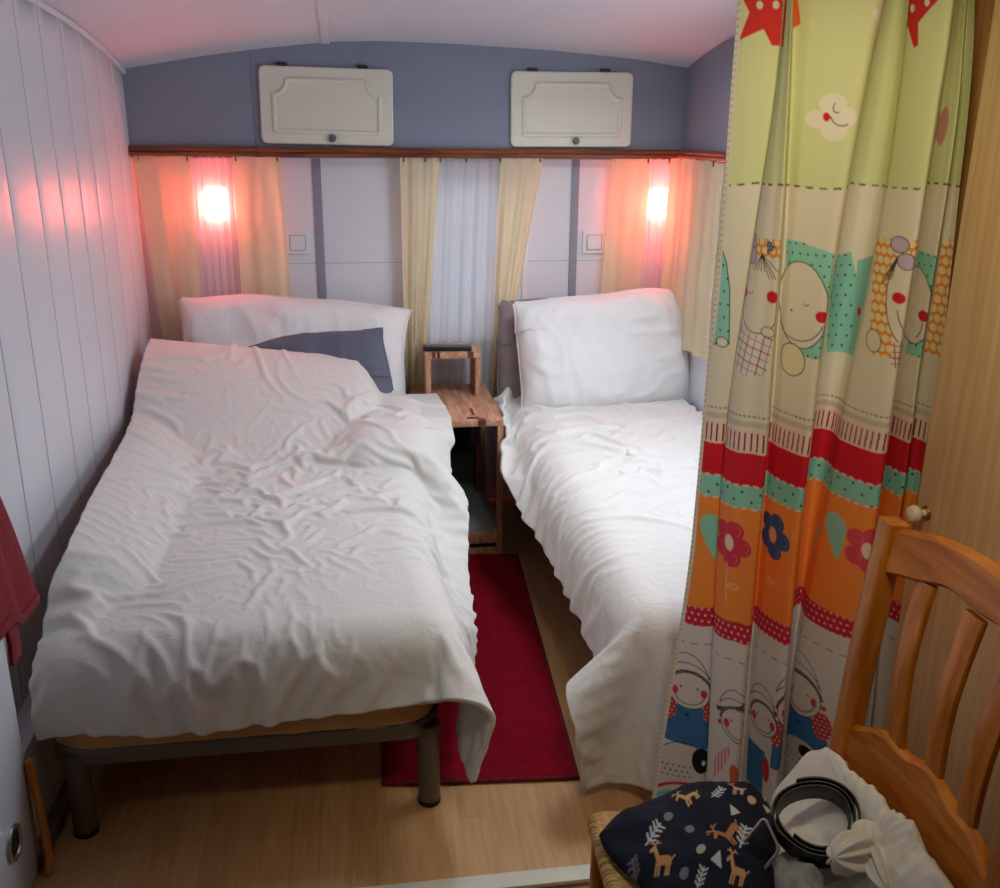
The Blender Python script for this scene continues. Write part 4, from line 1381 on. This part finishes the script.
def soften(C):
    """average neighbouring print samples, then keep every second one"""
    K = np.pad(C, ((1, 1), (1, 1), (0, 0)), mode="edge")
    K = .25 * K[:-2] + .5 * K[1:-1] + .25 * K[2:]
    K = .25 * K[:, :-2] + .5 * K[:, 1:-1] + .25 * K[:, 2:]
    return K[::2, ::2]
C = soften(C); P = P[::2, ::2]
ncol, nrow = P.shape[:2]
t = thing("patterned_curtain", "long children's print curtain, lime above and orange below, hanging beside the wooden chair", "curtain", (.9, 1.70, 2.0))
o = grid_obj("printed_cloth", P - np.array(t.location), attr_cloth("printed_curtain_cloth", "print"), t)
at = o.data.color_attributes.new("print", "FLOAT_COLOR", "POINT")
buf = np.ones((ncol * nrow, 4), np.float32); buf[:, :3] = C.reshape(-1, 3)
at.data.foreach_set("color", buf.reshape(-1))
b = bmesh.new(); sweep(b, [(x, 0, .0) for x in np.linspace(-.95, .44, 3)], circ(.009, 12))
obj("curtain_rod", b, M["switch"], t)
for k in range(9):
    b = bmesh.new(); x = float(np.interp(k / 8, [0, 1], [P[0, 0, 0] + .01, P[-1, 0, 0] - .01])) - .9
    sweep(b, [(x, .016 * math.cos(q), .016 * math.sin(q) + .002) for q in np.linspace(0, 2 * PI, 17)[:-1]], circ(.0022, 6), closed=True, up=(1, 0, 0))
    obj("ring", b, M["silver"], t)

# ------------------------------------------------------------------ wardrobe with the door ajar
t = thing("wardrobe", "pale oak wardrobe with a cream knob and door ajar, beside the patterned curtain", "wardrobe", (1.13, 1.0, 0))
b = bmesh.new()
WX = XR - 1.13 - .008
box(b, .0, WX, .60, .62, 0, 1.93)            # far side
box(b, .0, WX, -.75, -.73, 0, 1.93)
box(b, WX - .012, WX, -.75, .62, 0, 1.93)
box(b, 0, WX, -.75, .62, 1.91, 1.93); box(b, 0, WX, -.75, .62, 0, .06)
box(b, 0, .02, -.75, -.30, .06, 1.91)
obj("cabinet_body", b, M["wardrobe"], t, smooth=False)
obj("interior", newbox(.03, WX - .013, -.72, .598, .065, 1.905), M["wardrobe_in"], t, smooth=False)
d = newbox(-.022, 0, 0, .902, .03, 1.905, bev=.003)
dr = obj("door", d, M["wardrobe"], t)
dr.location = (-.002, -.30, 0); dr.rotation_euler = (0, 0, math.atan2(.040, .90))
b = bmesh.new()
lathe(b, [(.0075, 0), (.0075, -.012), (.011, -.014), (.0165, -.020), (.0175, -.027), (.014, -.034), (.004, -.038)], (-.024, .868, .885), "x", 24)
k = obj("knob", b, M["knob_cream"], dr); k["label"] = "cream ceramic knob"
b = bmesh.new(); lathe(b, [(.0135, 0), (.0145, -.002), (.011, -.006)], (-.0215, .868, .885), "x", 24)
obj("knob_collar", b, M["brass"], dr)
for z in (.25, 1.0, 1.75):
    b = bmesh.new(); lathe(b, [(.006, -.03), (.006, .03)], (-.012, -.003, z), "z", 10)
    obj("hinge", b, M["brass"], dr)

# ------------------------------------------------------------------ wooden chair with rush seat
t = thing("wooden_chair", "honey pine chair with upright back slats and clothes heaped on its rush seat", "chair", (.56, 1.08, 0))
cx, cy = .56, 1.08
def post_path(y):
    return [(.80 - cx, y - cy, .0), (.785 - cx, y - cy, .25), (.778 - cx, y - cy, .45), (.783 - cx, y - cy, .62), (.795 - cx, y - cy, .82), (.812 - cx, y - cy, 1.005)]
for y in (1.268, .872):
    pp = crom(post_path(y), 6)
    b = bmesh.new(); sweep(b, [tuple(p) for p in pp], rrect(.040, .036, .007, 3), up=(1, 0, 0))
    obj("back_leg", b, M["chair"], t)
def xback(z):
    return float(np.interp(z, [.45, .62, .82, 1.005], [.778, .783, .795, .812]))
def back_rail(name, y0, y1, top, bot, bow, th, dz=0):
    ys = np.linspace(y0, y1, 25)
    n = len(ys)
    P = []
    for i_, y in enumerate(ys):
        s = 2 * i_ / (n - 1) - 1
        zt_, zb_ = top(s), bot(s)
        xo = bow * (1 - s * s)
        xa, xb = xback(zt_) + xo, xback(zb_) + xo
        r = .006
        sec = [(xb - th / 2 + r, zb_), (xb + th / 2 - r, zb_), (xb + th / 2, zb_ + r), (xa + th / 2, zt_ - r), (xa + th / 2 - r, zt_), (xa - th / 2 + r, zt_), (xa - th / 2, zt_ - r), (xb - th / 2, zb_ + r)]
        P.append([(p[0] - cx, y - cy, p[1]) for p in sec])
    b = bmesh.new()
    R = [[b.verts.new(p) for p in row] for row in P]
    for A, B in zip(R[:-1], R[1:]):
        for j in range(8):
            b.faces.new((A[j], A[(j + 1) % 8], B[(j + 1) % 8], B[j]))
    b.faces.new(R[0][::-1]); b.faces.new(R[-1])
    return obj(name, b, M["chair_h"], t)
back_rail("crest_rail", 1.262, .878, lambda s: .995 + .030 * (1 - abs(s) ** 2.2), lambda s: .918 + .038 * (1 - s * s) - .004 * math.cos(s * 3 * PI) * (1 - s * s), .026, .024)
back_rail("lower_rail", 1.252, .888, lambda s: .655 + .036 * (1 - s * s) + .006 * math.cos(s * 3.0 * PI) * (1 - .3 * s * s), lambda s: .575, .018, .022)
for y0, y1 in ((1.158, 1.178), (1.07, 1.07), (.982, .962)):
    n = 18
    P = np.zeros((n, 12, 3))
    b = bmesh.new(); R = []
    for i_ in range(n):
        f = i_ / (n - 1)
        z = .665 + (.945 - .665) * f
        y = y0 + (y1 - y0) * f
        s = (y - 1.07) / .19
        xo = .022 * (1 - s * s) - .010 * math.sin(f * PI)
        wd = .038 + .006 * f
        R.append([b.verts.new((xback(z) + xo + q[1] - cx, y + q[0] - cy, z)) for q in rrect(wd, .012, .005, 2)])
    for A, B in zip(R[:-1], R[1:]):
        for j in range(len(A)):
            b.faces.new((A[j], A[(j + 1) % len(A)], B[(j + 1) % len(A)], B[j]))
    b.faces.new(R[0][::-1]); b.faces.new(R[-1])
    obj("splat", b, M["chair"], t)
for y in (1.32, .82):
    b = bmesh.new(); lathe(b, [(.014, 0), (.017, .1), (.019, .3), (.018, .43)], (.385 - cx, y - cy, 0), "z", 18)
    obj("front_leg", b, M["chair"], t)
def bar(a, b_, r=.011):
    b = bmesh.new(); sweep(b, [a, b_], circ(r, 12)); obj("stretcher", b, M["chair"], t)
bar((.385 - cx, 1.32 - cy, .20), (.79 - cx, 1.268 - cy, .20)); bar((.385 - cx, .82 - cy, .20), (.79 - cx, .872 - cy, .20))
bar((.385 - cx, 1.32 - cy, .28), (.385 - cx, .82 - cy, .28)); bar((.79 - cx, 1.268 - cy, .26), (.79 - cx, .872 - cy, .26))
# rush seat: cords run over each rail and meet on the diagonals
cor = [(.362, 1.345), (.362, .79), (.775, .86), (.775, 1.285)]
cen = np.array([.565, 1.07])
per_pts = []; cords = []
run = 0.0
for k in range(4):
    A, B = np.array(cor[k]), np.array(cor[(k + 1) % 4])
    n = 620
    for q in range(n):
        f = q / n
        p = A * (1 - f) + B * f
        # round the corners
        per_pts.append(p); cords.append((f - .5) * np.linalg.norm(B - A))
per_pts = np.array(per_pts); cords = np.array(cords)
for _ in range(900):
    per_pts = .5 * per_pts + .25 * (np.roll(per_pts, 1, 0) + np.roll(per_pts, -1, 0))
prof = [(f, 0) for f in np.linspace(.02, .94, 40)]
n_p = len(per_pts)
rows = []
dirs = per_pts - cen
ln = np.linalg.norm(dirs, axis=1)[:, None]; dn = dirs / ln
jit = .0012 * np.random.RandomState(2).randn(n_p)
for f in np.linspace(.02, .95, 44):
    xy = cen + dirs * f
    rid = np.abs(np.sin(PI * (cords * f) / .0085 + 3 * vnoise((n_p, 2), (40, 1), 5)[:, 0] * f)) ** .55
    sag = -.010 * (1 - f ** 2)
    rows.append(np.c_[xy, .4535 + sag + .0040 * rid])
for a_ in np.linspace(80, -90, 12):
    ar = math.radians(a_)
    rid = np.abs(np.sin(PI * cords / .0085 + 3 * vnoise((n_p, 2), (40, 1), 5)[:, 0])) ** .7
    rr = .0175 + .004 * rid
    xy = cen + dirs * .95 + dn * (rr * math.cos(ar))[:, None]
    rows.append(np.c_[xy, .436 + rr * math.sin(ar)])
rows.append(np.c_[cen + dirs * .3, np.full(n_p, .424)])
P = np.stack(rows, 1)
fr_ = np.r_[np.linspace(.02, .95, 44), np.ones(13)]
cid = np.floor((cords[:, None] * fr_[None, :]) / .0085 + .5 + 3 * vnoise((n_p, 2), (40, 1), 5)[:, :1] * fr_[None, :] / PI).astype(int)
tone = np.random.RandomState(3).rand(400)[cid % 400]          # every twisted cord has its own shade of straw
rc_ = np.array(srgb(196, 148, 86)) * (1 - tone[..., None]) + np.array(srgb(244, 208, 148)) * tone[..., None]
P[..., 0] -= cx; P[..., 1] -= cy
o = grid_obj("rush_seat", P, attr_cloth("twisted_rush_cord", "straw", rough=.6, translucent=0.0, weave=160), t, closeU=True)
at = o.data.color_attributes.new("straw", "FLOAT_COLOR", "POINT")
buf = np.ones((P.shape[0] * P.shape[1], 4), np.float32); buf[:, :3] = rc_.reshape(-1, 3)
at.data.foreach_set("color", buf.reshape(-1))


# ------------------------------------------------------------------ things heaped on the seat
def mound(outline_pts, zbase, hfun, nth, nr, seed, lip=.012, under=True):
    """closed soft heap with a given outline; hfun(x, y, t) gives height above the base"""
    ol = crom(outline_pts + outline_pts[:1], 12)[:-1]
    d = np.r_[0, np.cumsum(np.linalg.norm(np.diff(np.vstack([ol, ol[:1]]), axis=0), axis=1))]
    s = np.linspace(0, d[-1], nth, endpoint=False)
    R = np.stack([np.interp(s, d, np.r_[ol[:, k], ol[0, k]]) for k in (0, 1)], -1)
    c = R.mean(0)
    tt = np.linspace(.01, 1, nr)
    P = np.zeros((nth, nr + 2, 3))
    for j, t_ in enumerate(tt):
        P[:, j, :2] = c + (R - c) * t_
    P[:, :nr, 2] = zbase + hfun(P[:, :nr, 0], P[:, :nr, 1], np.broadcast_to(tt[None, :], (nth, nr)))
    P[:, nr, :2] = c + (R - c) * .97; P[:, nr, 2] = zbase
    P[:, nr + 1, :2] = c + (R - c) * .01; P[:, nr + 1, 2] = zbase
    return P


SEAT = .4625
def xy_units(x, y):
    w = .425 * x + 2.813 * y + 1
    return (3043.17 * x + 986.885 * y + 473.685) / w, (81.351 * x + 365.924 * y + 3367.823) / w

def hn(x, y, t):
    e = np.sqrt(np.clip(1 - t ** 2.6, 0, 1))
    f = .008 * lattice(x / .05 + y / .11 + 5, y / .05 - x / .12 + 5, 41) + .004 * lattice(x / .022 + 9, y / .03 + 9, 42)
    return .006 + e * (.042 + .018 * sstep(x, .42, .58)) + f * np.minimum(1, e * 2) * (.4 + .6 * e)
P = mound([(.362, 1.262), (.40, 1.300), (.449, 1.322), (.547, 1.346), (.630, 1.342), (.670, 1.30), (.645, 1.2), (.60, 1.08), (.55, 1.02), (.45, 1.05), (.39, 1.16), (.366, 1.22)], SEAT, hn, 960, 281, 1)
U, V = xy_units(P[..., 0], P[..., 1])
tpar = np.zeros(U.shape[0])
VMIN, VMAX = V.min(0), V.max(0)
C = np.zeros(P.shape); C[:] = c8(24, 29, 46)
TAN, LG, MG, PK = c8(206, 160, 112), c8(196, 200, 208), c8(122, 126, 134), c8(214, 170, 150)
def deer(x, y, k, col, rot=0.0):
    co, si = math.cos(rot) * k, math.sin(rot) * k
    q = lambda pts: [(x + a * co - b * si, y + a * si + b * co) for a, b in pts]
    put(poly(q([(-9, -3), (6, -4), (9, -1), (9, 3), (-8, 4)])), col)
    for lx in (-8, -4.5, 4, 7):
        put(stroke(q([(lx, 2), (lx - 1, 11)]), 2.4 * k), col)
    put(poly(q([(-9, 1), (-13, -8), (-17, -6), (-18, -9), (-12, -14), (-6, -3)])), col)
    for a, b in (((-12, -13), (-16, -20)), ((-12, -13), (-9, -20)), ((-14, -17), (-18, -17)), ((-10, -17), (-6, -17))):
        put(stroke(q([a, b]), 1.7 * k), col)
    put(stroke(q([(9, -1), (12, -4)]), 1.8 * k), col)
def tree(x, y, k, col, rot=.5):
    co, si = math.cos(rot) * k, math.sin(rot) * k
    q = lambda pts: [(x + a * co - b * si, y + a * si + b * co) for a, b in pts]
    put(stroke(q([(0, -12), (0, 12)]), 2 * k), col)
    for b in (-8, -3, 2, 7):
        for sg in (-1, 1):
            put(stroke(q([(0, b), (sg * 6, b - 4)]), 2.2 * k), col)
def tri(x, y, k, col, rot):
    co, si = math.cos(rot) * k, math.sin(rot) * k
    put(poly([(x + a * co - b * si, y + a * si + b * co) for a, b in ((0, -8), (6, 6), (-6, 6))]), col)
deer(730, 844, .95, c8(176, 124, 84), -.9); deer(664, 862, .85, TAN, .1); deer(690, 806, .75, TAN, -.5); deer(738, 882, .8, TAN, .2); deer(738, 797, .6, PK, 0)
tree(653, 838, .9, LG, .7); tree(635, 862, .7, MG, -.3); tree(742, 848, .9, LG, .3); tree(716, 803, .7, LG, .7); tree(766, 793, .5, LG, .2); tree(700, 882, .7, LG, .4)
tri(732, 822, .9, LG, -.5); tri(717, 872, .9, LG, 2.6); tri(768, 808, .7, LG, 1)
for (x, y, c_) in ((689, 838, MG), (700, 860, c8(170, 176, 160)), (751, 808, PK), (684, 875, MG), (668, 822, MG)):
    put(E(x, y, 4.6, 4.2), c_)
C = soften(C); P = P[::2, ::2]
t = thing("printed_garment", "navy cotton garment printed with little animals and trees on the rush seat", "clothing", (.53, 1.18, SEAT))
o = grid_obj("cloth", P - np.array(t.location), attr_cloth("navy_printed_cotton", "print", translucent=0.02), t, closeU=True)
at = o.data.color_attributes.new("print", "FLOAT_COLOR", "POINT")
buf = np.ones((P.shape[0] * P.shape[1], 4), np.float32); buf[:, :3] = C.reshape(-1, 3)
at.data.foreach_set("color", buf.reshape(-1))

# white bag with a knot, slumped against the chair back
kx, ky = .722, 1.075
def hb(x, y, t):
    e = np.clip(1 - t ** 3.2, 0, 1) ** .55
    rise = .055 + .155 * sstep(x, .66 + .035 * np.exp(-((y - 1.15) / .08) ** 2), .768)
    an = np.arctan2(y - ky, x - kx); rd = np.hypot(x - kx, y - ky)
    rad = (.5 + .5 * np.sin(an * 9 + 2.2 * np.sin(an * 2 + 1)) ** 3) * np.exp(-((rd - .05) / .06) ** 2)
    cr = np.abs(lattice(x / .05 + y / .09 + 3, y / .06 - x / .10 + 3, 51)) * .020 + np.abs(lattice(x / .026 + 9, y / .026 + 9, 52)) * .008
    return .004 + e * rise + e * (.014 * rad - cr) - .028 * np.exp(-(rd / .035) ** 2)
P = mound([(.650, 1.245), (.690, 1.318), (.740, 1.338), (.764, 1.30), (.772, 1.2), (.780, 1.08), (.782, .93), (.755, .80), (.67, .81), (.620, .95), (.612, 1.08), (.625, 1.18)], SEAT, hb, 320, 96, 2)
t = thing("plastic_bag", "crumpled white knotted bag slumped against the chair back", "bag", (.70, 1.1, SEAT))
o = grid_obj("bag_body", P - np.array(t.location), M["bag"], t, closeU=True)
def crumple_lobe(c, ax, rx, ry, rz, seed):
    nu_, nv_ = 90, 50
    th = np.linspace(0, 2 * PI, nu_, endpoint=False)[:, None]; ph = np.linspace(.02, PI - .02, nv_)[None, :]
    r = 1 + .22 * np.sin(th * 7 + 1.5 * np.sin(th * 2 + seed)) * np.cos(ph / 2) + .10 * np.sin(th * 13 + seed)
    Q = np.stack([rx * r * np.sin(ph) * np.cos(th), ry * r * np.sin(ph) * np.sin(th), rz * np.cos(ph) + 0 * th], -1)
    R = Vector((0, 0, 1)).rotation_difference(Vector(ax).normalized()).to_matrix()
    return Q @ np.array(R).T + np.array(c)
ev = np.array(t.location)
grid_obj("knot_loop", crumple_lobe((.682, 1.050, .578), (-.8, -.35, .25), .030, .026, .042, 1) - ev, M["bag"], t, closeU=True)
grid_obj("knot_loop", crumple_lobe((.712, 1.022, .574), (-.25, -.95, .0), .020, .022, .045, 3) - ev, M["bag"], t, closeU=True)
grid_obj("knot", crumple_lobe((.716, 1.074, .588), (.3, .5, .8), .020, .018, .022, 5) - ev, M["bag"], t, closeU=True)

# black belt, coiled
t = thing("leather_belt", "coiled black leather belt with silver buckle lying on the printed garment", "belt", (.670, 1.136, .567))
t.rotation_euler = (RX(20), RX(-14), 0)
pth = []
for k in range(150):
    f = k / 149
    an = RX(200) + f * 2 * PI * 2.7
    r = .047 + .018 * f + .0025 * math.sin(an * 3)
    pth.append((r * math.cos(an) * 1.05, r * math.sin(an), -.002 * math.sin(an * 2)))
tail = Vector(pth[-1]); tdir = (Vector(pth[-1]) - Vector(pth[-2])).normalized()
b = bmesh.new(); sweep(b, pth, rrect(.0034, .040, .0012, 2))
obj("strap", b, M["leather"], t)
b = bmesh.new()
for k in range(5):
    an = RX(200) + .25 + k * .42
    r = .0455 + .0011 * k
    lathe(b, [(.0022, -.003), (.0022, .003)], (r * math.cos(an), r * math.sin(an), .0), "z", 8)
obj("holes", b, M["black"], t)
b = bmesh.new()
sweep(b, [(-.068, .012, .004), (-.080, .002, -.006), (-.100, -.006, -.030), (-.116, -.016, -.046)], rrect(.030, .0034, .0012, 2))
obj("buckle_end", b, M["leather"], t)
b = bmesh.new()
q = rrect(.052, .044, .008, 4)
sweep(b, [(-.100 + p[0] * .95 + .004, -.008 + p[1] * 1.25 + p[0] * .3, -.016 + p[0] * .85) for p in q], circ(.0026, 8), closed=True)
obj("buckle", b, M["silver"], t)["label"] = "silver belt buckle"

def hs(x, y, t):
    e = np.sqrt(np.clip(1 - t ** 2.4, 0, 1))
    return .004 + e * (.040 + .016 * lattice(x / .03 + 4, y / .03 + 4, 61) + .008 * lattice(x / .014 + 4, y / .014 + 4, 62))
P = mound([(.600, 1.128), (.628, 1.142), (.655, 1.130), (.665, 1.085), (.655, 1.03), (.625, .99), (.585, 1.01), (.585, 1.07)], SEAT + .028, hs, 200, 60, 3)
t = thing("jersey_cloth", "crumpled light grey jersey cloth in front of the coiled belt", "cloth", (.62, 1.07, SEAT + .028))
grid_obj("knit", P - np.array(t.location), M["grey_jersey"], t, closeU=True)

# ------------------------------------------------------------------ dark red garment hanging on the left wall
t = thing("hanging_garment", "dark red cotton garment hanging in front of the boarded wall", "clothing", (-.75, 1.78, 1.30))
nu_, nv_ = 140, 110
th = np.linspace(0, 2 * PI, nu_, endpoint=False)[:, None]; f = np.linspace(0, 1, nv_)[None, :]
wdt = .02 + .145 * np.sin(np.clip(f * 1.25, 0, 1) * PI / 2) ** 1.2
dp = .012 + .040 * f
fold = 1 + .16 * np.sin(5 * th + 2 * f) * f + .08 * np.sin(9 * th + 1 + 3 * f) * f
Xc = -.790 + .040 * f
Q = np.stack([Xc + dp * fold * np.cos(th) + .035 * f * np.sin(th * 1), 1.76 + wdt * fold * np.sin(th) * 1.0 + 0 * f, 1.30 - .64 * f - .035 * f * np.sin(th) * 1.0 + .006 * np.sin(th * 7) * f], -1)
Q[..., 0] = np.maximum(Q[..., 0], -.822)
grid_obj("body", Q - np.array(t.location), M["red_cloth"], t, closeU=True)
b = bmesh.new()
hem = Q[:, -1, :] - np.array(t.location)
sweep(b, [tuple(p) for p in hem[::2]], rrect(.006, .022, .002, 2), closed=True)
obj("hem", b, M["red_cloth"], t)
b = bmesh.new()
sweep(b, [(-.704 + .75, 1.80 - 1.78, .690 - 1.30), (-.698 + .75, 1.80 - 1.78, .62 - 1.30), (-.700 + .75, 1.80 - 1.78, .566 - 1.30)], rrect(.050, .010, .003, 2), up=(1, 0, 0))
obj("tab", b, M["red_cloth"], t)
h = thing("coat_hook", "small metal coat hook on the boarded wall above the red garment", "hook", (-.83, 1.76, 1.32))
b = bmesh.new(); sweep(b, [(-.004, 0, .01), (.02, 0, .0), (.045, 0, -.012), (.056, 0, .004), (.056, 0, .02)], circ(.004, 8)); obj("prong", b, M["silver"], h)
b = bmesh.new(); lathe(b, [(.016, -.002), (.016, .003), (.006, .006)], (0, 0, .008), "x", 16); obj("rose", b, M["silver"], h)

# ------------------------------------------------------------------ bent stick and round socket low on the left wall
t = thing("wooden_stick", "bent orange wooden stick leaning in the corner below the bed's foot", "stick", (-.732, 1.86, 0))
b = bmesh.new()
pp = crom([(-.006, .016, .275), (-.004, .012, .235), (.004, .006, .16), (.008, .0, .08), (.010, -.008, .03), (.006, -.014, .004)], 8)
sweep(b, [tuple(p) for p in pp], circ(.011, 14, .009), up=(1, 0, 0)); obj("shaft", b, M["stick"], t)
t = thing("wall_socket", "round chrome-rimmed socket low on the white wall beside the stick", "socket", (-.748, 1.755, .165))
b = bmesh.new(); sweep(b, [(.003, .034 * math.cos(q), .034 * math.sin(q)) for q in np.linspace(0, 2 * PI, 33)[:-1]], circ(.0055, 8), closed=True, up=(1, 0, 0)); obj("rim", b, M["socket_ring"], t)
b = bmesh.new(); lathe(b, [(.031, -.001), (.031, .0025), (.022, .003), (.02, .001)], (0, 0, 0), "x", 28); obj("dark_face", b, M["black"], t)
# ------------------------------------------------------------------ light
w = bpy.data.worlds.new("sky"); scene.world = w; w.use_nodes = True
bg = w.node_tree.nodes["Background"]
bg.inputs[0].default_value = (.72, .84, 1.0, 1); bg.inputs[1].default_value = 1.0


def area(name, loc, target, sx, sy, energy, color):
    l = bpy.data.lights.new(name, "AREA"); l.shape = "RECTANGLE"; l.size = sx; l.size_y = sy
    l.energy = energy; l.color = color
    o = bpy.data.objects.new(name, l); COL.objects.link(o)
    o.location = loc
    d = Vector(target) - Vector(loc)
    o.rotation_euler = d.to_track_quat("-Z", "Y").to_euler()
    return o

area("assumed_overhead_light", (.90, 2.78, 2.10), (.90, 2.78, 0), .42, .42, 10, (.80, .91, 1.0))  # assumed area light above the unseen opening, added to light the beds from overhead
area("side_fill_light", (XR - .012, 2.55, 1.20), (XR - 2, 2.55, 1.05), .86, .40, 6.5, (.78, .89, 1.0))  # cool fill added at the right wall to brighten the boards and left bed
area("back_fill_light", (.47, YB - .006, 1.06), (.47, 0, 1.0), .42, .62, .22, (.78, .89, 1.0))  # weak fill added behind the centre curtain to brighten its cloth
l = bpy.data.lights.new("assumed_ceiling_spot", "SPOT"); l.spot_size = math.radians(104); l.spot_blend = .7; l.energy = 14.5; l.color = (1.0, .87, .62); l.shadow_soft_size = .10  # assumed warm lamp, unseen, added to light the curtain, chair and door
o = bpy.data.objects.new("assumed_ceiling_spot", l); COL.objects.link(o); o.location = (.50, .90, 1.88)
o.rotation_euler = (Vector((.92, 1.7, 1.05)) - Vector(o.location)).to_track_quat("-Z", "Y").to_euler()
for x, z in ((-.535, 1.295), (1.245, 1.293)):
    l = bpy.data.lights.new("red_lamp_bulb", "POINT"); l.energy = 3.4; l.color = (1.0, .07, .05); l.shadow_soft_size = .02
    o = bpy.data.objects.new("red_lamp_bulb", l); COL.objects.link(o); o.location = (x, 3.955, z)

vs = scene.view_settings
vs.view_transform = "Standard"; vs.look = "None"; vs.gamma = 1; vs.use_curve_mapping = False
vs.exposure = 0.40
